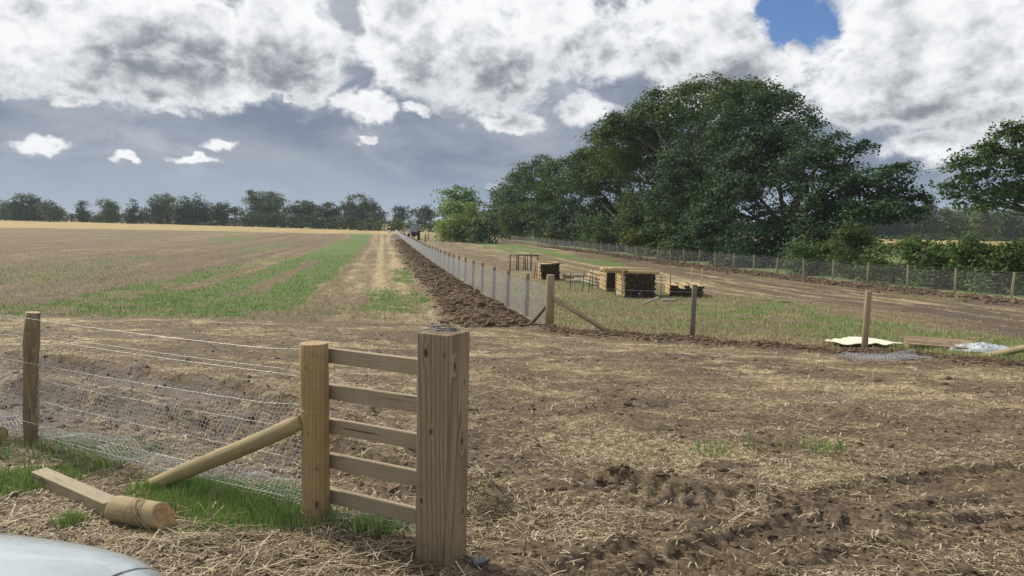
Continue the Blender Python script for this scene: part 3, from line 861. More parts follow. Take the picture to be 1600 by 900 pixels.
S_ = np.concatenate([RNG.gamma(1.5, .020, len(Xc)-5000)+.010, RNG.gamma(2.3, .007, 5000)+.006, RNG.gamma(2., .0055, len(X2))+.004])
Xc = np.concatenate([Xc, X2]); Yc = np.concatenate([Yc, Y2])
u3 = RNG.normal(22.8, .7, 3500); Y3 = RNG.uniform(20, 100, 3500); Xc = np.concatenate([Xc, DX*Y3+u3]); Yc = np.concatenate([Yc, Y3]); S_ = np.concatenate([S_, RNG.gamma(2.5, .03, 3500)+.02])
V, Q = clods(len(Xc), Xc, Yc, np.minimum(S_, .16))
tag(link('soil_clods', npmesh('soil_clods', V, Q, [M['clod']])), 'dark brown clods of turned soil heaped along the fence lines', 'soil', kind='stuff')

# ------------------------------------------------------------------ haze
hm = bpy.data.materials.new('haze'); hm.use_nodes = True; t = NT(hm.node_tree); t.n.clear()
pv = t.node('ShaderNodeVolumePrincipled'); pv.inputs['Color'].default_value = (.80, .88, 1, 1); pv.inputs['Density'].default_value = .00028; pv.inputs['Anisotropy'].default_value = 0.
ho = t.node('ShaderNodeOutputMaterial'); t.l.new(pv.outputs[0], ho.inputs['Volume'])
mb = MB(); mb.box((0, 0, 13.), (15000, 15000, 32)); tag(mb.build('haze', hm), kind='stuff')

# ------------------------------------------------------------------ trees
def gz(X, Y): return float(hfull(np.array([X]), np.array([Y]))[0])


def leaves_mesh(Cc, Rc, nper, size, droop, outward, flatz=.55, lsz=.6):
    """leaf faces round cluster centres"""
    n = len(Cc)*nper; ci = np.repeat(np.arange(len(Cc)), nper)
    off = RNG.normal(0, 1, (n, 3))*np.array([1, 1, flatz])*(Rc[ci]*.55)[:, None]
    off[:, 2] -= droop*np.hypot(off[:, 0], off[:, 1])
    P = Cc[ci]+off
    nrm = RNG.normal(0, .55, (n, 3))+np.array([0, 0, .8])+outward[ci]*.55
    nrm /= np.linalg.norm(nrm, axis=1, keepdims=True)
    t = RNG.normal(0, 1, (n, 3)); t -= nrm*(t*nrm).sum(1, keepdims=True); t /= np.linalg.norm(t, axis=1, keepdims=True)
    s = np.cross(nrm, t); Ls = (size*RNG.uniform(.45, 1.55, n))[:, None]; Ws = Ls*lsz
    V = np.stack([P-t*Ls*.5, P+s*Ws*.5-nrm*Ls*.06, P+t*Ls*.5, P-s*Ws*.5-nrm*Ls*.06], 1).reshape(-1, 3)
    return V, (np.arange(n)*4)[:, None]+np.array([[0, 1, 2, 3]])


def crown_clusters(lobes, dens, rc, gap, seed):
    Cs, Os, Rs = [], [], []
    for (c, r) in lobes:
        area = 4*math.pi*((r[0]*r[1])**1.6+(r[0]*r[2])**1.6+(r[1]*r[2])**1.6)**(1/1.6)/3**(1/1.6)
        n = max(6, int(area*dens/(rc*rc)))
        d = RNG.normal(0, 1, (n, 3)); d /= np.linalg.norm(d, axis=1, keepdims=True)
        d[:, 2] = np.where(d[:, 2] < -.75, -d[:, 2], d[:, 2])
        q = np.where(RNG.random(n) < .72, RNG.uniform(.86, 1.06, n), RNG.uniform(.35, .9, n))
        q *= .93+.30*(vn(d[:, 0]*2.3+seed, d[:, 2]*2.3+d[:, 1]*1.9, seed)-.5)*2
        p = c+d*q[:, None]*r
        g = vn(p[:, 0]/(rc*2.2)+p[:, 1]*.31, p[:, 2]/(rc*1.5)+p[:, 1]*.23, seed+5)
        k = g > gap
        Cs.append(p[k]); Os.append(d[k]); Rs.append(rc*RNG.uniform(.65, 1.3, k.sum()))
    return np.vstack(Cs), np.vstack(Os), np.concatenate(Rs)


def tree(name, label, group, base, lobes, leaf, rc=.7, nper=34, lsize=.24, dens=.62, gap=.28, droop=.15, trunk_r=.3, nbr=40, flatz=.5, cat='tree', seed=1, stems=1, trunk_mat='bark', clear=False, skirt=None):
    """lobes: (centre, radii) in world metres"""
    global RNG
    RNG = np.random.default_rng(1000+seed); random.seed(seed)
    T = thing(name, label, cat, base, 0, group)
    lobes = [(np.array(c, float), np.array(r, float)) for c, r in lobes]
    if skirt:
        zb = float(base[2]); ex = []
        for c, r in lobes:
            if c[2]-r[2] < zb+skirt*1.0 + .35*(max(q[0][2] for q in lobes)-zb):
                hgt_ = max(c[2]-zb, .8); wf = .8 if skirt > 1 else 1.05; ex.append((np.array([c[0], c[1], zb+hgt_*.42]), np.array([r[0]*wf, r[1]*wf, hgt_*.5])))
        lobes = lobes+ex
    Cc, Oc, Rc = crown_clusters(lobes, dens, rc, gap, seed)
    low = np.array(base)[2]+.15
    k = Cc[:, 2] > low
    if clear:       # nothing low pokes through the netting
        k &= (ucoord(Cc[:, 0], Cc[:, 1]) > UR+Rc*.8) | (Cc[:, 2] > low+3.2)
    Cc, Oc, Rc = Cc[k], Oc[k], Rc[k]
    V, Q = leaves_mesh(Cc, Rc, nper, lsize, droop, Oc, flatz)
    link('crown', npmesh('crown', V-np.array(base), Q, [M[leaf]]), T)
    mb = MB(); base = np.array(base, float)
    mean = sum(c for c, r in lobes)/len(lobes)
    hgt = mean[2]-base[2]
    for s_ in range(stems):
        o = np.array([random.uniform(-1, 1), random.uniform(-1, 1), 0])*trunk_r*(0 if stems == 1 else 2.5)
        fork = base+o+np.array([(mean[0]-base[0])*.4+o[0], (mean[1]-base[1])*.4+o[1], hgt*.6])
        pts = [base+o-np.array([0, 0, .2]), base+o*1.2+np.array([0, 0, hgt*.1]), base*.55+fork*.45+o*.3+RNG.normal(0, trunk_r*.3, 3), fork]
        mb.tube(pts, [trunk_r*1.35, trunk_r, trunk_r*.8, trunk_r*.6], 8, wob=.08)
        for (c, r) in lobes:
            if stems > 1 and random.random() < .4: continue
            m_ = (fork+c)/2+RNG.normal(0, .06*np.linalg.norm(c-fork)+.01, 3)
            mb.tube([fork, m_, c], [trunk_r*.5, trunk_r*.3, trunk_r*.14], 5, cap=False)
    if nbr:
        for q in RNG.choice(len(Cc), min(nbr, len(Cc)), replace=False):
            e = Cc[q]; c = lobes[int(np.argmin([np.linalg.norm(e-c_) for c_, r_ in lobes]))][0]
            m_ = (c+e)/2+RNG.normal(0, .08*np.linalg.norm(e-c)+.01, 3)
            mb.tube([c, m_, e], [trunk_r*.14, trunk_r*.09, trunk_r*.03], 4, cap=False)
    mb.build('trunk', M[trunk_mat], T)
    return T


def plobes(Y, spec, ry=1.0):
    """lobes given as pixel ellipses (x, y, rx, ry[, extra depth]) at distance Y -> world"""
    out = []
    for s in spec:
        yy = Y+(s[4] if len(s) > 4 else 0)
        c = at(s[0], s[1], yy); k = yy/FPX
        rx, rz = s[2]*k, s[3]*k
        out.append((c, (rx, min(rx, max(rz, rx*.6))*ry if rx > rz*1.0 else rx*ry, rz)))
    return out


M['leaf_dark'] = leafmat('dark_green_leaves', (0.048, 0.09, 0.026), (0.115, 0.185, 0.052), trans=.15)
M['leaf_blue'] = leafmat('bluish_dark_leaves', (0.036, 0.074, 0.036), (0.085, 0.15, 0.066), trans=.13)
M['leaf_mid'] = leafmat('mid_green_leaves', (0.054, 0.10, 0.026), (0.12, 0.19, 0.05), (.085, .085, .03), trans=.18)
M['leaf_olive'] = leafmat('olive_leaves', (0.1, 0.14, 0.04), (0.22, 0.26, 0.07), (.10, .075, .03), trans=.2)
M['leaf_pale'] = leafmat('pale_green_leaves', (0.18, 0.27, 0.08), (0.36, 0.44, 0.17), (.26, .26, .09), trans=.25)
M['leaf_palegreen'] = leafmat('fresh_green_leaves', (.12, .21, .06), (.24, .35, .11), trans=.2)
M['leaf_bramble'] = leafmat('bramble_leaves', (0.052, 0.092, 0.026), (0.135, 0.19, 0.058), (.15, .13, .055), trans=.18)
M['leaf_crown'] = leafmat('yellowish_dark_leaves', (.050, .088, .022), (.125, .18, .042), trans=.15)
M['leaf_far'] = leafmat('far_dark_leaves', (0.04, 0.075, 0.036), (0.085, 0.135, 0.06), trans=.12)
M['leaf_far2'] = leafmat('far_mid_leaves', (0.08, 0.125, 0.055), (0.16, 0.22, 0.09), trans=.15)

def base_at(x, Y): 
    p = at(x, 400, Y); return (p[0], Y, float(hbase(p[0], Y)))

def rlobes(off, spec, Ylo, Yhi):
    out = []
    for q in spec:
        Y = min(max(FPX*(UR+off)/(q[0]-600), Ylo), Yhi)+(q[4] if len(q) > 4 else 0)
        out += plobes(Y, [tuple(q[:4])], .9)
    return out

# --- big trees behind the right fence
GT = 'large trees behind the right-hand fence'
tree('broadleaf_tree', 'largest dark tree, spreading low feathery branches out to the right over the fence', GT, base_at(1205, 58),
     rlobes(6.5, [(1190, 190, 85, 50), (1120, 250, 90, 75), (1205, 262, 95, 80), (1080, 310, 70, 60), (1180, 340, 110, 60), (1275, 262, 62, 44), (1330, 305, 74, 30), (1375, 278, 48, 16, -2),
                 (1150, 402, 60, 26), (1240, 404, 50, 24), (1075, 395, 40, 25), (1350, 335, 40, 12, -2), (1302, 385, 44, 30), (1335, 365, 30, 18), (1415, 298, 28, 7, -2), (1390, 322, 50, 9, -3), (1290, 350, 55, 40), (1110, 370, 60, 42, -3), (1200, 385, 80, 34, -3), (1285, 385, 55, 34, -2), (1345, 225, 14, 9), (1400, 258, 24, 7), (1262, 200, 26, 15), (1310, 228, 34, 12), (1300, 212, 20, 8), (1425, 306, 24, 5, -2), (1395, 333, 40, 4, -2)], 49, 70),
     'leaf_blue', rc=.8, nper=72, lsize=.215, dens=.8, gap=.26, trunk_r=.38, nbr=220, flatz=.38, droop=.32, clear=True, seed=11)
tree('broadleaf_tree', 'tall dark round-headed tree at the highest point of the clump', GT, base_at(1070, 72),
     rlobes(10, [(1100, 165, 65, 40), (1040, 185, 70, 45), (1165, 160, 55, 35), (980, 230, 60, 50), (1060, 250, 80, 60), (1210, 165, 38, 26), (1130, 145, 30, 18), (1195, 140, 22, 12), (1085, 140, 26, 14), (960, 200, 30, 24), (1010, 165, 34, 20)], 64, 82),
     'leaf_crown', rc=.95, nper=76, lsize=.25, dens=.8, gap=.30, trunk_r=.42, nbr=160, clear=True, seed=12, skirt=1.)
tree('broadleaf_tree', 'mid-green ivy-hung tree with see-through gaps left of the tallest crown', GT, base_at(975, 86),
     rlobes(6, [(965, 290, 55, 62), (940, 250, 40, 40), (1000, 330, 35, 50), (945, 350, 40, 40), (915, 280, 30, 40), (1010, 250, 26, 30), (985, 372, 42, 28)], 72, 98),
     'leaf_dark', rc=.9, nper=66, lsize=.28, dens=.75, gap=.33, trunk_r=.28, nbr=120, clear=True, seed=13, skirt=1.)
tree('broadleaf_tree', 'dark tree drooping to the ground between the domed tree and the ivy-hung tree', GT, base_at(905, 106),
     rlobes(5.5, [(905, 275, 28, 40), (900, 320, 34, 44), (915, 360, 34, 28), (925, 235, 18, 22), (880, 345, 22, 34)], 88, 112),
     'leaf_blue', rc=1.0, nper=60, lsize=.34, dens=.7, gap=.26, trunk_r=.25, nbr=60, clear=True, seed=14, skirt=1.)
tree('broadleaf_tree', 'domed dark green tree at the far left end of the clump', GT, base_at(835, 138),
     rlobes(5, [(845, 280, 38, 32), (815, 305, 44, 34), (790, 325, 34, 30), (862, 320, 36, 40), (830, 345, 50, 28), (775, 345, 22, 24), (870, 265, 16, 14)], 118, 170),
     'leaf_dark', rc=1.3, nper=64, lsize=.42, dens=.7, gap=.2, trunk_r=.3, nbr=60, clear=True, seed=15, skirt=1.)
tree('broadleaf_tree', 'dark tree in front of the wide crown, foliage reaching down to the netting', GT, base_at(1060, 69),
     rlobes(5, [(1050, 345, 40, 50), (1085, 350, 46, 52), (1030, 370, 30, 34), (1120, 330, 40, 50)], 64, 74),
     'leaf_mid', rc=.8, nper=44, lsize=.28, dens=.6, gap=.3, trunk_r=.22, nbr=60, clear=True, seed=16, skirt=1.)
tree('broadleaf_tree', 'part of an open airy tree leaning in from the right edge, sky showing through', GT, base_at(1660, 44),
     plobes(44, [(1590, 235, 60, 40), (1540, 255, 50, 34), (1560, 295, 62, 26), (1505, 270, 24, 26), (1495, 300, 26, 12), (1600, 300, 40, 26), (1640, 230, 70, 52), (1690, 260, 80, 60), (1585, 200, 26, 12), (1530, 318, 40, 10, -1), (1478, 288, 16, 6)], .9),
     'leaf_dark', rc=.6, nper=36, lsize=.20, dens=.8, gap=.33, trunk_r=.17, nbr=160, flatz=.38, droop=.28, seed=17)
# pale pair
tree('broadleaf_tree', 'fresh green rounded tree rising behind the yellow-green tree', 'pale trees beyond the paddock', base_at(722, 128),
     plobes(128, [(715, 318, 28, 24), (708, 338, 20, 26), (730, 325, 18, 24)], .9), 'leaf_palegreen', rc=1.2, nper=40, lsize=.45, dens=.75, gap=.12, trunk_r=.25, nbr=20, seed=18, skirt=1.)
tree('broadleaf_tree', 'yellow-green sunlit tree at the end of the paddock', 'pale trees beyond the paddock', base_at(720, 118),
     plobes(118, [(720, 328, 28, 17), (702, 342, 16, 22), (737, 340, 15, 20), (716, 352, 26, 11)], .9), 'leaf_pale', rc=1.0, nper=40, lsize=.38, dens=.75, gap=.2, trunk_r=.2, nbr=20, stems=2, seed=19, skirt=1.)

# --- shrubs and brambles under the trees, each a bush of its own
GS = 'shrubs along the foot of the trees'
shr = [('low grey-green bush at the near end of the hedge under the pale tree', 765, 112, [(762, 358, 18, 12), (750, 352, 14, 12)], 'leaf_far2', 1.0, .4),
       ('yellowing shrub against the domed tree', 800, 100, [(795, 362, 22, 9), (815, 364, 16, 7)], 'leaf_olive', .7, .3),
       ('olive shrub just left of the drooping dark tree', 868, 84, [(868, 368, 22, 11), (850, 366, 18, 9)], 'leaf_olive', .7, .28),
       ('leafy shrub in front of the ivy-hung tree', 945, 72, [(935, 372, 24, 16), (960, 378, 20, 13)], 'leaf_mid', .7, .26),
       ('greyish thorny shrub full of bare twigs beneath the ivy-hung tree', 1000, 62, [(998, 380, 26, 20), (985, 372, 16, 18)], 'leaf_olive', .6, .2),
       ('dark shrub below the tree in front', 1060, 52, [(1055, 395, 30, 18), (1085, 398, 26, 15)], 'leaf_dark', .6, .22),
       ('dark bramble bank under the wide spreading tree', 1160, 46, [(1150, 402, 40, 18), (1190, 405, 34, 16)], 'leaf_blue', .6, .2),
       ('bright-leaved bush at the right foot of the wide spreading tree', 1270, 42, [(1265, 402, 34, 22), (1295, 398, 26, 20)], 'leaf_mid', .55, .19),
       ('tall bush with upright shoots standing above the brambles', 1330, 38, [(1335, 384, 36, 30), (1320, 366, 18, 18), (1355, 400, 32, 26)], 'leaf_bramble', .5, .17),
       ('rough bramble mound between the bush with upright shoots and the dark leafy bush', 1400, 36, [(1390, 402, 44, 26), (1420, 398, 34, 26)], 'leaf_bramble', .5, .16),
       ('dark leafy bush poking above the brambles below the pale field', 1440, 35, [(1440, 386, 36, 17), (1472, 392, 30, 18)], 'leaf_dark', .5, .16),
       ('ferny bramble mound in the middle of the right hedge', 1480, 33, [(1475, 412, 44, 24), (1505, 410, 38, 24)], 'leaf_bramble', .5, .15),
       ('pointed bush of green shoots in front of the pale field', 1520, 33, [(1520, 392, 30, 24), (1545, 402, 30, 22), (1515, 376, 11, 13)], 'leaf_mid', .45, .15),
       ('green bramble mound nearest the right edge', 1575, 30, [(1570, 412, 46, 28), (1610, 408, 42, 32), (1590, 396, 36, 20)], 'leaf_bramble', .45, .15)]
for k, (lab, bx_, Y, sp_, lf, rc_, ls) in enumerate(shr):
    Y0_ = Y; Y = min(FPX*(UR+1.5)/(bx_-600), 150) if bx_ > 780 else Y; rc_, ls = rc_*max(1, Y/Y0_)**.7, ls*max(1, Y/Y0_)**.7
    b0 = base_at(bx_, Y+1.2)
    top = plobes(Y+1.2, sp_, 1.0)
    gl = []
    for c, r in top:          # skirts down to the ground
        gl.append((c, r)); zb = float(hbase(c[0], c[1]))
        gl.append(((c[0], c[1], (c[2]+zb)/2), (r[0]*1.1, r[1]*1.05, max(.4, (c[2]-zb)*.55))))
    tree('bush', lab, GS, b0, gl, lf, rc=rc_, nper=34, lsize=ls, dens=.8, gap=.2, trunk_r=.05, nbr=30, cat='bush', stems=4, seed=40+k, droop=.2, clear=bx_ > 780)

# --- woodland beyond the pale field on the right
GW = 'trees of the wood beyond the pale field'
wd = [(1345, 345, 24, 20, 'leaf_far', 'blue-green tree at the left end of the far wood'), (1385, 342, 22, 20, 'leaf_far', 'rounded dark tree beside the left end of the far wood'),
      (1418, 342, 18, 20, 'leaf_far2', 'narrow green tree in the gap under the power line'), (1448, 340, 20, 20, 'leaf_far', 'dark tree just right of the gap under the power line'),
      (1478, 345, 18, 17, 'leaf_olive', 'brownish tree in the middle of the far wood'), (1508, 344, 20, 18, 'leaf_far2', 'mid-green tree right of the brownish one'),
      (1538, 342, 18, 20, 'leaf_olive', 'yellowish pointed tree in the far wood'), (1565, 348, 18, 16, 'leaf_far', 'low dark tree between the two yellowish ones'),
      (1592, 344, 20, 20, 'leaf_olive', 'yellowish tree of the far wood at the right edge'), (1632, 344, 24, 22, 'leaf_far', 'far wood tree just past the right edge')]
for k, (x, y, rx, ry_, lf, lab) in enumerate(wd):
    Y = 236+7*(k % 3)
    tree('woodland_tree', lab, GW, base_at(x, Y), plobes(Y, [(x, y, rx, ry_), (x-rx*.4, y+10, rx*.8, ry_*.8), (x+rx*.5, y+12, rx*.7, ry_*.8), (x+random.uniform(-6, 6), y-ry_*.7, rx*.45, ry_*.45)]),
         lf, rc=2.0, nper=26, lsize=.85, dens=.9, gap=.12, trunk_r=.3, nbr=0, seed=80+k, skirt=4.)

# --- far tree line on the left
GL = 'trees along the far hedge on the left'
fl = [(10, 325, 14, 12, 'leaf_far2', 'pale green tree at the left edge', []), (45, 322, 26, 19, 'leaf_far', 'big dark oak nearest the left edge', [(30, 328, 16, 12), (62, 326, 14, 14)]),
      (80, 326, 16, 14, 'leaf_far2', 'lighter tree touching the big dark oak', [(92, 332, 10, 9)]), (131, 325, 10, 12, 'leaf_far', 'small lone tree in the gap', [(128, 335, 8, 8)]),
      (168, 326, 16, 13, 'leaf_far2', 'bushy greyish tree right of the small lone tree', [(152, 334, 12, 8), (178, 330, 10, 12)]),
      (208, 324, 9, 15, 'leaf_far', 'slim tree with a spiky top', [(204, 334, 13, 9), (224, 334, 12, 8)]),
      (253, 318, 20, 14, 'leaf_far2', 'spreading tree with sky showing through its left branches', [(240, 326, 12, 6), (266, 324, 12, 14), (256, 334, 18, 10)]),
      (303, 322, 24, 17, 'leaf_far', 'low domed dark oak', [(288, 328, 14, 12), (322, 328, 14, 12), (303, 335, 30, 10)]),
      (352, 329, 18, 12, 'leaf_far', 'rounded dark tree left of the tallest one', [(338, 332, 12, 9), (368, 332, 10, 10)]),
      (418, 315, 24, 17, 'leaf_far2', 'tallest broad tree with a tuft sticking up at its left', [(392, 302, 6, 6), (396, 318, 14, 12), (435, 322, 18, 14), (415, 332, 34, 10)]),
      (472, 324, 20, 13, 'leaf_far', 'dark tree right of the tallest broad tree', [(486, 330, 18, 10), (458, 330, 12, 10)]),
      (513, 328, 16, 12, 'leaf_far', 'small dark tree left of the ragged tree', [(500, 334, 14, 8), (522, 334, 12, 9)]),
      (556, 318, 18, 15, 'leaf_far2', 'ragged tree with loose branches reaching right', [(545, 330, 17, 14), (578, 318, 10, 8), (585, 326, 8, 4), (568, 332, 18, 12)]),
      (592, 336, 12, 7, 'leaf_far', 'low bushy tree in the dip behind the fence end', []),
      (627, 332, 17, 10, 'leaf_far', 'left of two dark flat-topped trees above the tractor', [(618, 336, 10, 7)]),
      (662, 332, 17, 11, 'leaf_far', 'right of two dark flat-topped trees above the tractor', [(672, 337, 10, 8)])]
for k, (x, y, rx, ry_, lf, lab, ex) in enumerate(fl):
    Y = 330-6*(k % 3)-k*3
    tree('field_tree', lab+', far across the field', GL, base_at(x, Y), plobes(Y, [(x, y, rx, ry_)]+ex), lf, rc=1.5, nper=26, lsize=.62, dens=.95, gap=.26, trunk_r=.4, nbr=10, seed=120+k, skirt=6.)
# hedges (each one continuous hedge)
def hedge(label, pts, hgt, wid, leaf, ls, seed):
    global RNG
    RNG = np.random.default_rng(seed)
    T = thing('hedge', label, 'hedge', pts[0], 0, 'hedges across the far side of the fields')
    Cs = []
    for a, b_ in zip(pts[:-1], pts[1:]):
        a = np.array(a); b_ = np.array(b_); L_ = np.linalg.norm(b_-a); n = int(L_*hgt*2.4)
        t = RNG.random(n)[:, None]; p = a+(b_-a)*t
        hh_ = hgt*(.8+.45*vn(p[:, 0]*.12, p[:, 1]*.12, seed))
        q = RNG.random(n)
        p = p+np.stack([RNG.normal(0, .3, n), RNG.uniform(-wid/2, wid/2, n), hh_*q], 1)
        Cs.append(p)
    Cc = np.vstack(Cs); V, Q = leaves_mesh(Cc, np.full(len(Cc), ls*1.3), 12, ls, .1, np.zeros_like(Cc))
    link('foliage', npmesh('foliage', V-np.array(pts[0]), Q, [M[leaf]]), T)
    mb = MB()
    for a, b_ in zip(pts[:-1], pts[1:]):
        for i in range(5):
            mb = MB()
            p = np.array(a)+(np.array(b_)-np.array(a))*(i+.5)/5
            mb.tube([p-np.array([0, 0, .1]), p+np.array([random.uniform(-.2, .2), random.uniform(-.2, .2), hgt*.7])], [.09, .03], 5, cap=False)
            mb.build('stem', M['bark'], T)
def bp(x, Y): return base_at(x, Y)
hedge('long low dark hedge running under the far trees on the left', [bp(-90, 345), bp(110, 338), bp(275, 320), bp(390, 300)], 3.0, 2., 'leaf_far', .7, 201)
hedge('trimmed green hedge along the end of the left field', [bp(375, 285), bp(480, 262), bp(560, 250), bp(600, 246)], 4.4, 2.5, 'leaf_far', .6, 202)
hedge('dark hedge behind the far end of the long fence', [bp(560, 240), bp(612, 236), bp(650, 235)], 3.2, 2.5, 'leaf_mid', .55, 203)
hedge('lower green hedge to the right behind the tractor', [bp(650, 235), bp(705, 228)], 2.1, 2.2, 'leaf_mid', .5, 204)
hedge('thin dark hedge line under the far wood on the right', [bp(1300, 226), bp(1680, 226)], 1.2, 2., 'leaf_far', .6, 205)
RNG = np.random.default_rng(77); random.seed(77)

# --- post and rail fence far away by the hedge (tiny)
mb_T = thing('rail_fence', 'short pale post and rail fence in front of the far trees on the left', 'fence', base_at(285, 300))
A_, B_ = np.array(base_at(272, 305)), np.array(base_at(372, 290))
for i in range(14):
    p = A_+(B_-A_)*i/13; mb = MB(); mb.tube([p-[0, 0, .2], p+[0, 0, 1.3]], .10, 5); mb.build('post', M['debark'], mb_T)
for h_ in (.7, 1.15):
    mb = MB(); mb.bar(A_+[0, 0, h_], B_+[0, 0, h_], .04, .1); mb.build('rail', M['debark'], mb_T)

# --- power line between the trees
PL = thing('power_line', 'thin overhead wire crossing the gap between the trees on the right', 'cable', at(1340, 400, 95))
pa, pb = at(1250, 285, 95), at(1700, 222, 60)
mb = MB(); pts = [pa+(pb-pa)*t-np.array([0, 0, 1.1*4*t*(1-t)*.5]) for t in np.linspace(0, 1, 13)]
mb.tube(pts, .022, 4); mb.build('cable', M['steel'], PL)
for p in (pa, pb):
    mb = MB(); mb.tube([(p[0], p[1], hbase(p[0], p[1])-.3), (p[0], p[1], p[2]+.2)], [.15, .11], 8); mb.build('pole', M['bark'], PL)

# ------------------------------------------------------------------ the long fences
def post_mesh(mats, r, h, seed, taper=.94, capmi=1, n=10, deep=.25):
    random.seed(seed); mb = MB()
    mb.tube([(0, 0, -deep), (random.uniform(-.01, .01), 0, h*.5), (0, 0, h-.012), (0, 0, h)], [r, r*.98, r*taper, r*taper*.9], n, capmi=capmi)
    me = mb.build('tmp', mats); d = me.data; bpy.data.objects.remove(me); return d

pm1 = [post_mesh([M['greywood'], M['endgrain']], .05, 1.06, s_) for s_ in (1, 2, 3)]
pm2 = [post_mesh([M['fencewood'], M['endgrain']], .045, 1.12, s_) for s_ in (4, 5, 6)]

LF = thing('wire_fence', 'long straight netted fence running away up the middle to the tractor', 'fence', P_STR)
Yp = 18.1; k = 0
allpts = []
while Yp < Y1C:
    p = cpt(UC, Yp); p[2] = hfull(np.array([p[0]]), np.array([p[1]]))[0]; allpts.append(p)
    o = link('post', pm1[k % 3], LF, p-P_STR); o.rotation_euler = (random.gauss(0, .012), random.gauss(0, .012), random.uniform(0, 6))
    Yp += 2.72; k += 1
mb = MB(); mb.tube([(0, 0, -.3), (0, 0, .6), (0, 0, 1.145), (0, 0, 1.16)], [.095, .092, .088, .082], 14, capmi=1)
so_ = mb.build('strainer_post', [M['fencewood'], M['endgrain']], LF, origin=(0, 0, 0)); so_.location = (0, 0, 0)
# struts of the strainer: one along the cross fence, one along the long fence
q1 = P_STR+cdir*1.5; q1[2] = gz(q1[0], q1[1])
mb = MB(); mb.tube([P_STR+cdir*.08+[0, -.02, .66], P_STR*.5+q1*.5+[0, -.02, .33], q1+[0, -.02, -.05]], [.05, .052, .055], 10, capmi=1); mb.build('strut', [M['fencewood'], M['endgrain']], LF)
q2 = cpt(UC-.02, Y0C+1.9)
q2 = P_STR+np.array([-.42, .25, 0]); q2[2] = gz(q2[0], q2[1])
mb = MB(); mb.tube([P_STR+[-.06, .05, .5], q2+[0, 0, -.05]], [.04, .042], 8, capmi=1); mb.build('strut', [M['greywood'], M['endgrain']], LF)
Lc = Y1C-Y0C
def fenceline(u0, Ya, off, wob=.012):
    def fn(s, t):
        Yq = Ya+s; Xq = DX*Yq+u0+off+wob*np.sin(s*2.3)*(t-.4); Zq = hbase(Xq, Yq)+.0+.10*(fbm(Xq, Yq, .12, 2, 101)-.5)*sst(np.hypot(Xq, Yq), 4, 12)
        return np.stack([Xq, Yq, Zq+.0+t], 1)
    return fn
fn = fenceline(UC, Y0C, -.055)
# finer near, coarser far
for (s0, s1, cell, r) in ((0, 14, .05, .0014), (14, 50, .08, .0028), (50, Lc, .13, .0055)):
    f2 = (lambda a0: (lambda s, t: fn(s+a0, t)))(s0)
    V, Q = hexnet(f2, s1-s0, .92, cell, r)
    link('netting', npmesh('netting', V-P_STR, Q, [M['netting']]), LF)
def wire_on(fn_, L_, t, r, parent, origin, step=2.0):
    s = np.arange(0, L_+.01, step); P_ = fn_(s, np.full(len(s), t))
    V, Q = prisms(P_[:-1], P_[1:], r); link('wire', npmesh('wire', V-np.array(origin), Q, [M['wire']]), parent)
for t in (.93, 1.02): wire_on(fn, Lc, t, .003, LF, P_STR)

RF0 = cpt(UR, Y0R)
RF = thing('wire_fence', 'netted fence on the right running along the foot of the trees and brambles', 'fence', RF0)
Yp = Y0R; k = 0
while Yp < Y1R:
    p = cpt(UR, Yp); p[2] = gz(p[0], p[1])-.05
    o = link('post', pm2[k % 3], RF, p-RF0); o.rotation_euler = (random.gauss(0, .02), random.gauss(0, .02), random.uniform(0, 6)); o.scale = (1, 1, random.uniform(.95, 1.08))
    Yp += 2.8; k += 1
fn2 = fenceline(UR, Y0R, -.06)
for (s0, s1, cell, r) in ((0, 40, .075, .0016), (40, Y1R-Y0R, .12, .003)):
    f2 = (lambda a0: (lambda s, t: fn2(s+a0, t)))(s0)
    V, Q = hexnet(f2, s1-s0, .95, cell, r)
    link('netting', npmesh('netting', V-RF0, Q, [M['netting']]), RF)
for t in (.96, 1.05): wire_on(fn2, Y1R-Y0R, t, .003, RF, RF0)
# its bent brace at the far end
pe = cpt(UR, Y1R+.5); mb = MB(); mb.tube([pe+[-.1, 0, 1.1], pe+[-1.2, .2, 0]], .05, 6); mb.build('strut', M['debark'], RF)

# --- the cross fence being built (front edge of the paddock)
XF0 = CROSS[0]
XF = thing('wire_fence', 'unfinished fence of widely spaced posts and bare wires along the front of the paddock', 'fence', XF0)
for p, ms, h_, rz in ((CROSS[0], ['greywood', 'endgrain'], 1.07, .2), (CROSS[1], ['fencewood', 'endgrain'], 1.07, 1.1), (P_END, ['fencewood', 'endgrain'], 1.2, 2.)):
    mb = MB(); rr2 = .052 if h_ < 1.1 else .09
    g0 = np.array([p[0], p[1], hbase(p[0], p[1])])
    mb.tube([g0-[0, 0, .3], g0+[.006, 0, .5], g0+[.012 if h_ < 1.1 else 0, 0, h_-.01], g0+[.012, 0, h_]], [rr2*1.02, rr2, rr2*.97, rr2*.9], 12, capmi=1)
    mb.build('post', [M[ms[0]], M[ms[1]]], XF)
qe = gnd(1532, 557); mb = MB(); mb.tube([P_END+[0, 0, .62], (P_END+qe)/2+[0, 0, .32], qe+[0, 0, -.02]], [.055, .056, .06], 12, capmi=1); mb.build('strut', [M['fencewood'], M['endgrain']], XF)
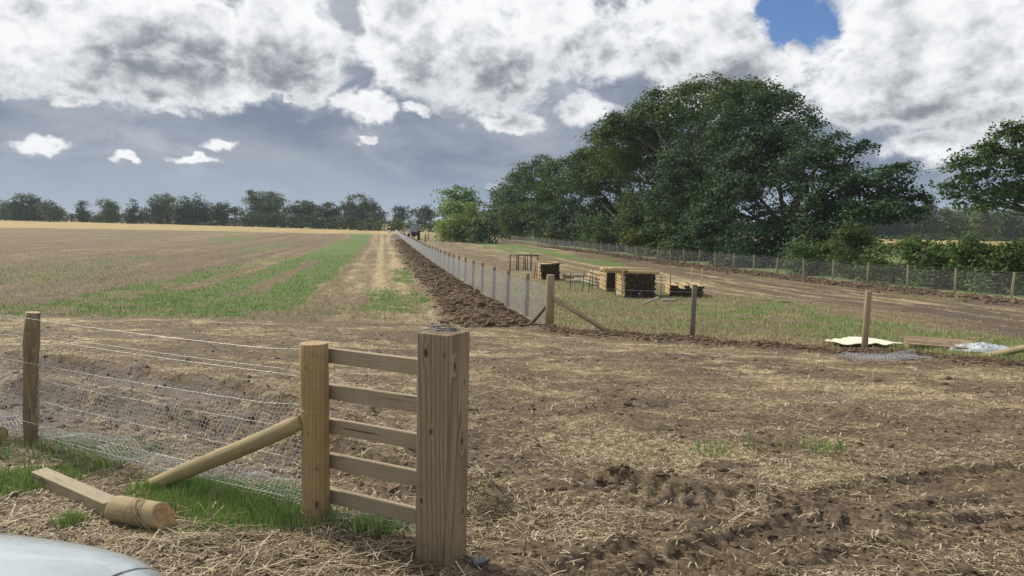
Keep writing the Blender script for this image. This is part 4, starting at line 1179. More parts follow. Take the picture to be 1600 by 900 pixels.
for hA, hB, hC, hD in ((.95, .92, .90, .95), (.80, .76, .74, .8), (.60, .53, .5, .55), (.33, .30, .3, .3)):
    P_ = [P_STR+[0, 0, hA], CROSS[0]+[0, 0, hB], CROSS[1]+[0, 0, hC], P_END+[0, 0, hD]]
    A_ = []
    for a, b_ in zip(P_[:-1], P_[1:]):
        for t in np.linspace(0, 1, 7)[:-1]: A_.append(a+(b_-a)*t-[0, 0, .03*4*t*(1-t)])
    A_.append(P_[-1]); A_ = np.array(A_)
    V, Q = prisms(A_[:-1], A_[1:], .0022); link('wire', npmesh('wire', V-XF0, Q, [M['wire']]), XF)

# ------------------------------------------------------------------ near fence
NF = thing('wire_fence', 'near wire and rabbit netting fence between the weathered stake and the thick round post', 'fence', P_ROUND)
PR = np.array([P_ROUND[0], P_ROUND[1], gz(P_ROUND[0], P_ROUND[1])]); HR = 1.045
mb = MB(); pts = []; rs = []
for q in np.linspace(0, 1, 9): pts.append(PR+[.006*math.sin(q*4), 0, -.3+q*(HR+.3-.006)]); rs.append(.079+.0015*math.sin(q*9))
pts.append(pts[-1]+np.array([0, 0, .006])); rs.append(.075)
mb.tube(pts, rs, 28, capmi=1); NFp = mb.build('strainer_post', [M['post_round'], M['endgrain']], NF)
PLm = np.array([P_LEFT[0], P_LEFT[1], gz(P_LEFT[0], P_LEFT[1])]); HL = 1.03
mb = MB(); pts = []; rs = []
for q in np.linspace(0, 1, 12): pts.append(PLm+[.085*q+.004*math.sin(q*7), .008*math.sin(q*5), -.3+q*(HL+.3)]); rs.append(.054+.003*math.sin(q*17)+.003*math.sin(q*41))
mb.tube(pts, rs, 16, capmi=1, wob=.03); mb.build('post', [M['post_left'], M['endgrain']], NF)
PF = P_FAR_L.copy(); mb = MB(); mb.tube([PF-[0, 0, .2], PF+[0, 0, 1.03]], [.052, .05], 12, capmi=1); mb.build('post', [M['post_left'], M['endgrain']], NF)
# brace strut
qs = gnd(231, 757); qs[2] = gz(qs[0], qs[1])-.02; qt = PR+[-.06, -.03, .60]
mb = MB(); dS = qt-qs; pts = [qs-dS*.04+[0, 0, -.01]]+[qs+dS*t+[0, 0, .005*math.sin(t*7)] for t in (.04, .2, .4, .6, .8, .93)]+[qt+dS*.0]
mb.tube(pts, [.042, .049, .050, .0505, .050, .049, .048, .040], 20, capmi=1, wob=.015)
Lr = MB(); st = mb.build('strut', [M['post_round_h'], M['endgrain']], NF, origin=(0, 0, 0)); st.location = (0, 0, 0)
# give the strut its own axis so the grain runs along it
ax = Vector(dS).normalized(); rotq = ax.to_track_quat('Y', 'Z'); Mi = rotq.to_matrix().to_4x4(); o_ = Vector(qs)
for v in st.data.vertices: v.co = Mi.inverted() @ (v.co-o_)
st.location = o_-Vector(P_ROUND); st.rotation_euler = rotq.to_euler()
# wires: heights at far-left post, left post, round post
HW = [(1.03, 1.0, 1.0), (.87, .86, .865), (.83, .825, .835), (.66, .66, .68), (.50, .50, .52), (.34, .34, .335), (.20, .2, .23), (.06, .06, .09)]
yoff = np.array([0, -.055, 0])
frontoff = -fnor*.055
for ia, (h0, h1, h2) in enumerate(HW):
    offp = frontoff if ia % 3 == 0 else fnor*.056
    ptsw = []
    for (a, ha, b_, hb, sg) in ((PF, h0, PLm, h1, .012), (PLm, h1, PR, h2, .014)):
        for t in np.linspace(0, 1, 10)[:-1]: ptsw.append(a*(1-t)+b_*t+[0, 0, ha*(1-t)+hb*t-sg*4*t*(1-t)]+offp*(1-sst(t, .9, 1.)*.3 if b_ is PR else 1))
    # wrap round the strainer, coming back on the near side
    for th in np.linspace(0, 1, 12):
        a_ = math.atan2(-fdir[1], -fdir[0])+th*math.pi*1.35*(1 if ia % 2 else 1)
        ptsw.append(PR+[math.cos(a_)*.0815, math.sin(a_)*.0815, h2-.012*math.sin(th*3.1)])
    mb = MB(); mb.tube(ptsw, .0009 if ia not in (0, 2) else .0011, 5); mb.build('wire', M['wire'], NF)
DL = float(np.linalg.norm((PR-PF)[:2])); dd_ = (PR-PF); dd_[2] = 0; dd_ /= np.linalg.norm(dd_)
def nfn(off):
    def f(s, t):
        s = np.asarray(s, float); t = np.asarray(t, float)
        b0 = PF[None]+dd_[None]*s[:, None]; zz = np.interp(s, [0, 3.0, DL], [PF[2], PLm[2], PR[2]])
        wb = .012*np.sin(s*9+t*7)+.02*np.sin(s*3.1)*(1-t)
        o = b0+fnor[None]*(off+wb*.6)[:, None] if hasattr(wb, '__len__') else b0
        o[:, 2] = zz+t+.006*np.sin(s*23); return o
    return f
V, Q = hexnet(nfn(.05), DL, .68, .036, .0014); link('netting', npmesh('netting', V-P_ROUND, Q, [M['netting']]), NF)
# upper squares of the stock netting
A_, B_ = [], []
for s in np.arange(.1, DL, .155):
    f_ = nfn(.055); a = f_(np.array([s]), np.array([.66]))[0]; b_ = f_(np.array([s+.004]), np.array([.83]))[0]; A_.append(a); B_.append(b_)
V, Q = prisms(np.array(A_), np.array(B_), .0009); link('netting_stay', npmesh('netting_stay', V-P_ROUND, Q, [M['netting']]), NF)
# netting skirt turned out on the ground, running on past the round post to the square one
SK0, SK1 = PF, np.array([P_SQ[0], P_SQ[1], 0])
def sfn(s, t):
    Ls = np.linalg.norm((P_ROUND-PF)[:2]); L2 = np.linalg.norm((P_SQ-P_ROUND)[:2])
    a = PF[None, :2]+dd_[None, :2]*np.minimum(s, Ls)[:, None]; e2 = (P_SQ-P_ROUND)[:2]/L2
    xy = a+e2[None]*np.maximum(s-Ls, 0)[:, None]+fnor[None, :2]*(.05+t+.05*np.sin(s*3.7+1)+.03*np.sin(s*9))[:, None]
    z = hfull(xy[:, 0], xy[:, 1])+.02+.05*(fbm(xy[:, 0], xy[:, 1], 3., 3, 401))*np.clip(1.3-t*2, .3, 1.3)
    return np.stack([xy[:, 0], xy[:, 1], z], 1)
V, Q = hexnet(sfn, float(np.linalg.norm((P_ROUND-PF)[:2])+np.linalg.norm((P_SQ-P_ROUND)[:2]))+.0, .30, .036, .0007); link('netting_skirt', npmesh('netting_skirt', V-P_ROUND, Q, [M['netting']]), NF)

# --- square gate post
PS = np.array([P_SQ[0], P_SQ[1]+.04, gz(P_SQ[0], P_SQ[1])]); SA = rad(-27)
GP = thing('gate_post', 'thick square sawn timber gate post with knots, standing in the middle foreground', 'gate post', PS, SA)
me = bpy.data.meshes.new('timber'); mb = MB(); HS = 1.20
mb.box((0, 0, HS/2-.15), (.197, .197, HS+.3)); o = mb.build('timber', M['post_square'], GP, origin=(0, 0, 0)); bevel(o, .009, 3)
# bundle of bent wire lying on top
WB = thing('wire_offcuts', 'little bundle of bent grey wire offcuts lying on top of the square gate post', 'wire', PS+[0, 0, HS])
random.seed(5); mb = MB()
for i in range(16):
    a0 = random.uniform(-.07, .07); p = np.array([random.uniform(-.08, .02), random.uniform(-.05, .06), .004+i*.0012]); an = random.gauss(-.25, .35)
    L_ = random.uniform(.06, .12); d_ = np.array([math.cos(an), math.sin(an), 0]); n_ = np.array([-d_[1], d_[0], 0]); bend = random.uniform(-.03, .03)
    mb.tube([PS+[0, 0, HS]+p-d_*L_*.4, PS+[0, 0, HS]+p+n_*bend+[0, 0, .004], PS+[0, 0, HS]+p+d_*L_*.7], .0022, 5)
mb.build('wire', M['zinc'], WB)

# --- five rails between the two posts
RP = thing('slatted_fence', 'panel of five horizontal sawn rails between the round post and the square gate post', 'rails', (PR+PS)/2)
ra = PR+fnor*.10-dd_*.0; e = (PS-PR); e[2] = 0; eL = np.linalg.norm(e); e /= eL; en = np.array([-e[1], e[0], 0])
for i, (h1, h2) in enumerate(((.965, 1.0), (.755, .795), (.555, .59), (.35, .385), (.14, .175))):
    a = PR+en*.085-e*.03; b_ = PS+en*.10+e*.03
    za = h1+.0; zb = h2-.02
    L_ = np.linalg.norm((b_-a)[:2]); ang = math.atan2(e[1], e[0]); sl = math.atan2((zb+PS[2])-(za+PR[2]), L_)
    mb = MB(); mb.box((0, 0, 0), (L_, .038, .085)); o = mb.build('rail', M['rail'], RP, origin=(0, 0, 0))
    mid = (a+b_)/2; o.location = Vector((mid[0], mid[1], (PR[2]+za+PS[2]+zb)/2))-Vector(RP.location); o.rotation_euler = (0, -sl, ang); bevel(o, .003, 1)

# --- offcuts lying in the grass
a = gnd(62, 750); b_ = gnd(176, 805); a[2] = gz(a[0], a[1])+.045; b_[2] = gz(b_[0], b_[1])+.05
LB = thing('timber_offcut', 'length of square sawn timber lying in the grass, its end touching the short log', 'timber', (a+b_)/2-[0, 0, .05])
d_ = b_-a; L_ = np.linalg.norm(d_); mb = MB(); mb.box((0, 0, 0), (L_, .095, .095)); o = mb.build('beam', M['rail'], LB, origin=(0, 0, 0)); bevel(o, .004, 2)
o.location = (0, 0, .05); o.rotation_euler = (rad(4), -math.asin(d_[2]/L_), math.atan2(d_[1], d_[0]))
mb = MB(); random.seed(9)
for i in range(14):      # torn fibres at the broken end
    p = np.array([L_/2, random.uniform(-.04, .04), random.uniform(-.03, .045)]); mb.tube([p-[.02, 0, 0], p+[random.uniform(.01, .05), random.uniform(-.008, .008), random.uniform(-.006, .006)]], [.006, .001], 4)
o2 = mb.build('splinters', M['rail_top'], LB, origin=(0, 0, 0)); o2.location = o.location; o2.rotation_euler = o.rotation_euler
c1 = gnd(180, 812); c2 = gnd(262, 828); c1[2] = gz(c1[0], c1[1])+.078; c2[2] = gz(c2[0], c2[1])+.072
LG = thing('log_offcut', 'short thick round log with an orange slanting cut end and straw wrapped over it', 'log', (c1+c2)/2-[0, 0, .08])
d_ = c2-c1; L_ = np.linalg.norm(d_); mb = MB(); n = 22
V = []; R_ = .075
for t, sl, rr2 in ((-.5, .02, .9), (-.46, .02, 1), (-.2, .0, 1.01), (.1, 0, 1.0), (.42, -.5, 1.0), (.44, -.5, .96)):
    for k_ in range(n):
        an = 2*math.pi*k_/n; y_ = math.cos(an)*R_*rr2; z_ = math.sin(an)*R_*rr2
        V.append((y_, t*L_+sl*z_*1.0+.00, z_))
Fs = [(i*n+k_, i*n+(k_+1) % n, (i+1)*n+(k_+1) % n, (i+1)*n+k_) for i in range(5) for k_ in range(n)]
mb.add(V, Fs, 0, True); mb.f.append(tuple(range(n))[::-1]); mb.mi.append(1); mb.sm.append(False); mb.f.append(tuple(5*n+k_ for k_ in range(n))); mb.mi.append(1); mb.sm.append(False)
o = mb.build('log', [M['post_round_h'], M['orange_end']], LG, origin=(0, 0, 0)); o.location = (0, 0, .08); o.rotation_euler = (math.asin(d_[2]/L_), 0, math.atan2(d_[1], d_[0])-math.pi/2)
mb = MB(); random.seed(3)
for i in range(8):
    t = random.gauss(.0, .03)+.0; pts = []
    sk = random.uniform(-.08, .20)
    for th in np.linspace(rad(95), rad(-35-random.uniform(0, 30)), 7):
        rr3 = R_+.006+random.uniform(0, .006); pts.append((rr3*math.cos(th), t+sk*(1-math.sin(th))*.5, rr3*math.sin(th)))
    mb.tube(pts, [.0022]*6+[.001], 4)
o3 = mb.build('straw_wisp', M['straw'], LG, origin=(0, 0, 0)); o3.location = o.location; o3.rotation_euler = o.rotation_euler
LC_ = gnd(-20, 688); LC_[2] = gz(LC_[0], LC_[1])+.07
LO = thing('log_offcut', 'end of a round log lying at the left edge beside the weathered fence stake', 'log', LC_-[0, 0, .07])
mb = MB(); mb.tube([LC_-[.5, -.1, 0], LC_+[.0, 0, 0], LC_+[.13, -.03, 0], LC_+[.14, -.03, 0]], [.062, .063, .064, .058], 16, capmi=1); mb.build('log', [M['post_left'], M['endgrain']], LO)

# stone and metal bit
def lump(name, label, cat, p, size, m, seed):
    random.seed(seed); rng = np.random.default_rng(seed)
    bm_ = MB(); nu, nv = 12, 8; V = []
    for i in range(nv+1):
        for j_ in range(nu):
            th = math.pi*i/nv; ph = 2*math.pi*j_/nu; q = 1+.16*(vn(np.array([math.cos(ph)*1.3+seed]), np.array([th*1.2+math.sin(ph)]), seed)[0]-.5)*2
            V.append((p[0]+size[0]*q*math.sin(th)*math.cos(ph), p[1]+size[1]*q*math.sin(th)*math.sin(ph), p[2]+size[2]*q*math.cos(th)))
    Fs = [(i*nu+j_, (i+1)*nu+j_, (i+1)*nu+(j_+1) % nu, i*nu+(j_+1) % nu) for i in range(nv) for j_ in range(nu)]
    bm_.add(V, Fs, 0, True); o = bm_.build(name, m, origin=p); o.location = tuple(p); return tag(o, label, cat)
p = gnd(547, 846); p[2] = gz(p[0], p[1])+.02; lump('stone', 'small brown round stone in the straw between the round post and the square post', 'stone', p, (.034, .028, .026), M['stone'], 3)
p = gnd(560, 700); p[2] = gz(p[0], p[1])+.015; 
for k_, (px, py, s_, nn_) in enumerate(((1505, 832, .035, 26), (971, 742, .028, 22), (1042, 750, .025, 20))):
    p = gnd(px, py); p[2] = gz(p[0], p[1])
    V, Q = clods(nn_, p[0]+RNG.normal(0, .05, nn_), p[1]+RNG.normal(0, .035, nn_), s_*RNG.uniform(.3, 1.2, nn_))
    o = link('soil_lump', npmesh('soil_lump', V-p, Q, [M['clod']]), None, tuple(p))
    tag(o, ['crumbled dark heap of mud at the lower right', 'dark crumbled heap of mud, left of two in the straw', 'dark crumbled heap of mud, right of two in the straw'][k_], 'mud heap')
p = gnd(750, 877); p[2] = gz(p[0], p[1])+.02
TC_ = thing('metal_sleeve', 'small crushed grey metal tube on the ground beside the foot of the square post', 'metal scrap', p-[0, 0, .02])
mb = MB(); mb.tube([p+[-.035, -.01, 0], p+[.025, .02, .005]], [.019, .019], 12, sm=True, cap=False); mb.tube([p+[-.034, -.01, 0], p+[.024, .02, .005]], [.016, .016], 12, cap=True); mb.build('tube', M['zinc'], TC_)
mb = MB(); mb.box(p+[.032, .028, .002], (.02, .035, .018), jit=.003); mb.build('flange', M['zinc'], TC_)

# ------------------------------------------------------------------ post stacks in the paddock
def log_mesh(r, L_, seed, mats):
    random.seed(seed); mb = MB(); mb.tube([(0, 0, 0), (0, .012, 0), (0, .03, 0)], [r*.93, r, r], 9, mi=1); mb.tube([(0, .028, 0), (0, .03, 0), (0, L_*.5, random.uniform(-.006, .006)), (0, L_-.01, 0), (0, L_, 0)], [r*.93, r, r*1.01, r, r*.93], 9, capmi=1, wob=.03)  # end ring and caps carry the painted shade colour
    o = mb.build('t', mats); d = o.data; bpy.data.objects.remove(o); return d
LM = [log_mesh(.049, 1.75, s_, [M['stackwood'], M['shadedend']]) for s_ in (1, 2, 3, 4)]
LMd = [log_mesh(.047, 1.7, s_, [M['stackwood'], M['shadedend']]) for s_ in (5, 6, 7)]

ORD = ['top', 'second highest', 'third highest', 'fourth highest', 'fifth', 'sixth', 'seventh', 'eighth', 'ninth']
def stack(origin, yaw, cols, rows, pitchx, pitchz, meshes, label, group, tilt=0., uneven=0.):
    random.seed(int(origin[0]*100)); cy, sy = math.cos(yaw), math.sin(yaw)
    for r_ in range(rows):
        for c_ in range(cols):
            if uneven and r_ >= rows-1 and random.random() < uneven: continue
            lx = (c_-(cols-1)/2)*pitchx+(.5*pitchx if r_ % 2 else 0)*.6+random.gauss(0, .004); lz = .05+r_*pitchz+random.gauss(0, .003); ly = random.gauss(0, .025)
            lx, lz = lx*math.cos(tilt)+lz*math.sin(tilt), lz*math.cos(tilt)-lx*math.sin(tilt)
            o = bpy.data.objects.new('fence_post_log', meshes[random.randrange(len(meshes))]); C.objects.link(o)
            o.location = (origin[0]+lx*cy-ly*sy, origin[1]+lx*sy+ly*cy, origin[2]+lz); o.rotation_euler = (random.gauss(0, .004), random.uniform(0, 6.28), yaw+random.gauss(0, .006))
            tag(o, 'wooden post '+('in the %s row of the ' % ORD[rows-1-r_])+label, 'wooden post', group)
def G0(x, y):
    p = gnd(x, y); p[2] = gz(p[0], p[1]); return p
O1 = G0(999, 466); stack(O1, rad(2), 11, 9, .096, .093, LM, 'tall front stack', 'posts in the tall front stack')
O2 = G0(962, 460); O2[1] += 1.2; O2[0] += .12; O2[2] = gz(O2[0], O2[1]); stack(O2, rad(2), 7, 9, .096, .093, LM, 'narrow stack left of the tallest', 'posts in the narrow left stack')
O3 = G0(1072, 465); stack(O3, rad(-6), 12, 4, .098, .102, LMd, 'low stack at the right', 'posts in the low stack', uneven=.2)
O4 = G0(860, 438); stack(O4, rad(3), 9, 8, .102, .098, LM, 'leaning dark stack behind the strainer post', 'posts in the far leaning stack', tilt=rad(-4))

# bearers, uprights
def stake(px, Yd, h_, label, r=.018, lean=(0, 0), m='fencewood', z0=-.1):
    q = at(px, 450, Yd); p = np.array([q[0], Yd, 0]); p[2] = gz(p[0], p[1])
    T = thing('upright_stake', label, 'stake', p, 0, 'thin uprights round the post stacks')
    mb = MB(); mb.tube([p+[0, 0, z0], p+[lean[0], lean[1], h_]], [r, r*.9], 7); mb.build('stake', M[m], T)
ys1 = O1[1]; ys2 = O2[1]
for (px, Yd, h_, lab, r, ln_, m_x) in (
        (972, ys1+.02, .95, 'pale upright against the near left corner of the tall front stack', .022, (0, 0), 'beamwood'),
        (962, ys1+1.3, .95, 'pale upright at the back left of the tall front stack', .022, (0, 0), 'beamwood'),
        (947, ys2, .95, 'pale upright at the near left corner of the narrow stack', .022, (0, 0), 'beamwood'),
        (942, ys2+1.2, .95, 'pale upright at the back of the narrow stack', .022, (0, 0), 'beamwood'),
        (1033, ys1, .82, 'thin stake between the tall front stack and the low stack', .017, (-.01, 0), 'fencewood'),
        (1047, O3[1]-.1, .85, 'thin stake at the left side of the low stack', .017, (0, 0), 'stakedark'),
        (1080, O3[1]+1.9, 1.02, 'thin pale stake behind the low stack', .02, (0, 0), 'beamwood'),
        (1096, O3[1]+1.7, .98, 'thin pale stake at the right end of the low stack', .02, (0, 0), 'beamwood'),
        (891, 28.5, .72, 'thin stake standing among the peeled logs at the left', .018, (0, 0), 'stakedark'),
        (910, 27.5, .80, 'thin stake in the middle of the peeled logs', .018, (.05, 0), 'stakedark'),
        (919, 27.5, .78, 'leaning stake just right of the middle of the peeled logs', .018, (.10, 0), 'stakedark'),
        (925, 29., .80, 'upright stake behind the peeled logs', .018, (.02, 0), 'stakedark'),
        (936, 29., .62, 'short stake leaning left beside the narrow stack', .018, (-.16, 0), 'stakedark')):
    stake(px, Yd, h_, lab, r, ln_, m_x)
# beams on top of the tall stacks
zt = O1[2]+.05+9*.093
def beamlog(a, b_, r, label, m='beamwood', grp='pale beams on the tall stacks', square=False, name='timber_beam'):
    a = np.array(a, float); b_ = np.array(b_, float); T = thing(name, label, 'timber beam' if square else 'log', (a+b_)/2, 0, grp); d = b_-a; L_ = np.linalg.norm(d)
    mb = MB()
    if square: mb.box((0, 0, 0), (L_, r*2, r*1.6))
    else: mb.tube([(-L_/2, 0, 0), (-L_/2+.01, 0, 0), (0, 0, 0), (L_/2-.01, 0, 0), (L_/2, 0, 0)], [r*.9, r, r*1.02, r, r*.9], 10, capmi=1)
    o = mb.build('beam', [M[m], M['endgrain']], T, origin=(0, 0, 0)); o.rotation_euler = (0, -math.asin(d[2]/L_), math.atan2(d[1], d[0]))
xl, xr = at(943, 420, ys1)[0], at(1029, 420, ys1)[0]
for i, (dy, x0, x1, dz, lab) in enumerate(((.05, .0, -.0, 0, 'nearest pale beam across the tops of the tall stacks'), (.25, .05, -.12, 0, 'second pale beam across the tops of the tall stacks'), (.5, -.05, -.3, 0, 'third pale beam across the tops of the tall stacks'),
                                        (.85, .0, -.45, .0, 'back pale beam across the tops of the tall stacks'), (.2, .3, -.2, .085, 'upper pale beam lying on the other beams'))):
    if i == 0: x0, x1 = .85, .05
    beamlog((xl+x0, ys1+dy, zt+dz+.02), (xr+x1, ys1+dy+.05, zt+dz), .066, lab, square=(i % 2 == 1))
beamlog((xl+.0, ys1+.12, zt+.08), (xl+1.1, ys1+.14, zt+.075), .05, 'short pale beam at the left end of the beams on the stacks', square=True)
# bearers above the far leaning stack
beamlog(O4+[-.62, .0, .86], O4+[.5, 0, .80], .022, 'dark thin bearer along the top edge of the far leaning stack', 'stakedark', 'bearers of the far leaning stack', True, 'bearer')
for i, (dx, lab) in enumerate(((-.50, 'thin lath down the near left corner of the far leaning stack'), (-.60, 'thin lath at the middle left side of the far leaning stack'), (-.68, 'thin lath at the back left of the far leaning stack'))):
    p = O4+[dx, .1+i*.6, 0]; T = thing('upright_stake', lab, 'stake', p, 0, 'laths of the far leaning stack'); mb = MB(); mb.tube([p+[-.04, 0, 0], p+[.02, 0, .86]], [.018, .016], 6); mb.build('stake', M['stakedark'], T)

# peeled logs in a loose heap left of the stacks
random.seed(31)
hp = [(888, 434, .55, .08, 'fat peeled log with a dark end at the left of the heap'), (902, 432, .9, .06, 'peeled log near the left of the heap'), (897, 441, .7, .05, 'thin peeled log low at the front of the heap'),
      (914, 440, 1.0, .06, 'peeled log in the middle of the heap'), (923, 446, .9, .05, 'peeled log slanting down at the front of the heap'), (931, 438, 1.1, .055, 'yellow peeled log slanting beside the narrow stack'),
      (935, 433, 1.1, .055, 'upper yellow peeled log leaning beside the narrow stack'), (928, 442, 1.0, .05, 'lower yellow peeled log leaning beside the narrow stack')]
for i, (px, py, L_, r, lab) in enumerate(hp):
    r *= 1.35; p = G0(px, py+2); an = random.uniform(-.5, .15) if i > 4 else random.uniform(-.3, .4); p[2] += r+(.12 if i in (5, 6) else .03)
    d_ = np.array([math.cos(an-.5 if i > 3 else an), math.sin(an-.5 if i > 3 else an), -.18 if i > 3 else .02])*L_/2
    beamlog(p-d_, p+d_, r, lab, 'debark' if i < 5 else 'beamwood', 'peeled logs heaped left of the stacks', name='peeled_log')
# pale scraps in the grass
for i, (a_, b__, r, lab) in enumerate((((1003, 478), (1030, 466), .035, 'pale peeled branch propped in the grass in front of the tall stack'), ((1034, 472), (1056, 471), .05, 'pale crumpled strip of bark in the grass in front of the low stack'),
                                     ((1005, 479), (1060, 477), .012, 'thin pale pole flat in the grass in front of the stacks'))):
    a = G0(*a_); b_ = G0(*b__); b_ = np.array([at(b__[0], b__[1], a[1])[0], a[1]+.1, a[2]]); a[2] += r; b_[2] += r+(.22 if i == 0 else 0)
    beamlog(a, b_, r, lab, 'debark', 'pale scraps in front of the stacks', name='branch')
beamlog(G0(1217, 475)+[0, 0, .03], G0(1236, 476)+[0, 0, .03], .05, 'short block of sawn wood lying in the grass beyond the cross fence', 'fencewood', None, True, 'wood_block')
beamlog(G0(1182, 471)+[0, 0, .03], G0(1205, 472)+[0, 0, .03], .022, 'thin pale slat lying in the grass left of the sawn block', 'beamwood', None, True, 'plank')
# white plastic scraps on the front stack
for i, (px, py, lab) in enumerate(((966, 460, 'white scrap of plastic at the lower left of the tall front stack'), (999, 459, 'white label stuck on the post ends of the tall front stack'))):
    q = at(px, py, ys1-.08 if i == 0 else ys1-.03); lump('plastic_scrap', lab, 'plastic', q, (.06 if i == 0 else .035, .02, .05 if i == 0 else .02), flat('white_plastic', (.75, .76, .78), .5), 50+i)

# --- metal frame and grey post
FB = G0(816, 423)
MF = thing('post_rack', 'dark open metal rack frame with upright bars left of the leaning stack', 'metal frame', FB)
def fx(px): return at(px, 420, FB[1])[0]
hF = .90
for px in (797, 840): mb = MB(); mb.tube([(fx(px), FB[1], FB[2]-.05), (fx(px), FB[1], FB[2]+hF-.02)], .028, 8) if px < 800 else mb.tube([(fx(px), FB[1]+.1, FB[2]+.6), (fx(px), FB[1]+.1, FB[2]+hF+.02)], .03, 8); mb.build('upright', M['steel'], MF)
for px, r in ((807.5, .035), (810, .03), (818.5, .03), (821, .03), (824, .025)): mb = MB(); mb.tube([(fx(px), FB[1]+.02, FB[2]), (fx(px), FB[1]+.02, FB[2]+hF-.04)], r, 6); mb.build('bar', M['steel'], MF)
mb = MB(); mb.tube([(fx(796), FB[1], FB[2]+hF), (fx(842), FB[1]+.05, FB[2]+hF-.02)], .03, 8); mb.build('top_rail', M['steel'], MF)
mb = MB(); mb.tube([(fx(797), FB[1], FB[2]+.06), (fx(826), FB[1]+.05, FB[2]+.06)], .012, 6); mb.build('bottom_rail', M['steel'], MF)
p = np.array([fx(829.5), FB[1]-.15, FB[2]-.05]); T = thing('wooden_post', 'square blue-grey post standing in front of the metal frame', 'post', p); mb = MB(); mb.box(p+[0, 0, .52], (.10, .10, 1.1)); mb.build('timber', flat('blue_grey_wood', (.17, .18, .22), .8), T)

# lone posts far off
for i, (px, Yd, h_, r, lab) in enumerate(((664.5, 112, 1.25, .10, 'dark brown post right of the tractor'), (669, 125, 1.2, .08, 'smaller post just behind the dark brown one'), (632, 145, 1.3, .1, 'dark post left of the tractor'),
                                          (706, 92, 1.0, .03, 'thin sapling stake on the left below the yellow-green tree'), (732, 92, 1.0, .03, 'thin sapling stake on the right below the yellow-green tree'), (757, 88, .9, .025, 'thin stake in the grass near the end of the right fence'))):
    q = at(px, 400, Yd); p = np.array([q[0], Yd, float(hbase(q[0], Yd))]); T = thing('wooden_post', lab, 'post', p); mb = MB(); mb.tube([p-[0, 0, .2], p+[0, 0, h_]], r, 8); mb.build('timber', M['stakedark' if i < 3 else 'fencewood'], T)

# --- plywood sheet, pallet, plastic, spare netting
def gquad(c4, lift=0): return [G0(*q)+[0, 0, lift] for q in c4]
q4 = gquad(((1288, 541), (1330, 551), (1412, 545), (1325, 534)), .085)
T = thing('wooden_sheet', 'pale sheet of board lying flat on the grass behind the cross fence post', 'board', sum(q4)/4)
mb = MB(); V = []
nsx = 14
for i in range(nsx+1):
    for j_ in range(7):
        s_, t_ = i/nsx, j_/6; p = (q4[0]*(1-s_)+q4[3]*s_)*(1-t_)+(q4[1]*(1-s_)+q4[2]*s_)*t_
        p = p+[0, 0, .015*math.sin(i*1.3+j_)+.02*math.sin(i*.5)*s_+random.uniform(-.004, .004)]; V.append(p)
mb.add(V, [(i*7+j_, i*7+j_+1, (i+1)*7+j_+1, (i+1)*7+j_) for i in range(nsx) for j_ in range(6)], 0, False)
o = mb.build('board', flat('pale_board', (.78, .72, .56), .8, 0, .12, 6), T); sm_ = o.modifiers.new('s', 'SOLIDIFY'); sm_.thickness = .012
pc = G0(1468, 545)
PT = thing('pallet', 'flat wooden pallet lying on the grass between the pale board and the plastic', 'pallet', pc, rad(-24))
for i in range(7): mb = MB(); mb.box((0, -.48+i*.16, .115), (1.15, .10, .018), jit=.003); mb.build('deck_board', flat('pallet_wood', (.36, .25, .16), .8), PT, origin=(0, 0, 0))
for i in range(3): mb = MB(); mb.box((-.5+i*.5, 0, .055), (.09, 1.1, .10)); mb.build('bearer', M['fencewood'], PT, origin=(0, 0, 0))
# crumpled sheeting
pmat, t, b = mat('clear_plastic'); b.inputs['Base Color'].default_value = (.66, .72, .76, 1); b.inputs['Roughness'].default_value = .22; b.inputs['Transmission Weight'].default_value = .0
tr = t.node('ShaderNodeBsdfTransparent'); mx = t.node('ShaderNodeMixShader'); oc = t.node('ShaderNodeTexCoord').outputs['Object']
t.l.new(t.ss(t.noise(oc, 5, 4, .6), .35, .65, .55, .95), mx.inputs[0]); t.l.new(tr.outputs[0], mx.inputs[1]); t.l.new(b.outputs[0], mx.inputs[2]); t.l.new(mx.outputs[0], t.n['Material Output'].inputs[0])
c0 = G0(1532, 551); T = thing('plastic_sheet', 'crumpled clear plastic sheeting heaped on the grass by the slanting brace', 'plastic sheet', c0)
nn = 60; gx, gy = np.meshgrid(np.linspace(-1, 1, nn), np.linspace(-1, 1, nn)); X = gx*.62+c0[0]+.05*np.sin(gy*5); Y = gy*.42+c0[1]+.06*np.sin(gx*7)
rg = 1-np.abs(fbm(gx, gy, 2.2, 4, 501, .6)-.5)*5
Zs = np.clip(1-(gx**2+gy**2)**1.5, 0, 1)*.06+np.clip(rg, 0, 1)*.10*np.clip(1.15-(gx**2+gy**2), .1, 1)
Z = hfull(X.ravel(), Y.ravel())+Zs.ravel()+.01
i, j = np.meshgrid(np.arange(nn-1), np.arange(nn-1), indexing='ij'); inside = ((gx**2+gy**2+.25*np.sin(gx*6+gy*5)) < 1.02)[:-1, :-1].ravel()
Q = np.stack([i*nn+j, i*nn+j+1, (i+1)*nn+j+1, (i+1)*nn+j], -1).reshape(-1, 4)[inside]
link('sheet', npmesh('sheet', np.stack([X.ravel(), Y.ravel(), Z], 1)-c0, Q, [pmat], smooth=True), T)
c1_ = G0(1378, 566); T = thing('spare_netting', 'flattened heap of spare grey netting on the soil in front of the cross fence', 'netting', c1_)
def hn(s, t):
    x = c1_[0]-.62+s+.04*np.sin(t*9); y = c1_[1]-.33+t*.75+.04*np.sin(s*7); return np.stack([x, y, hfull(x, y)+.02+.08*fbm(x, y, 3, 3, 601)], 1)
V1, Q1 = hexnet(hn, 1.25, .85, .05, .0011)
V2, Q2 = hexnet(lambda s, t: hn(s*.9+.07, t*.9)+np.array([.01, .02, .03]), 1.2, .8, .06, .0011)
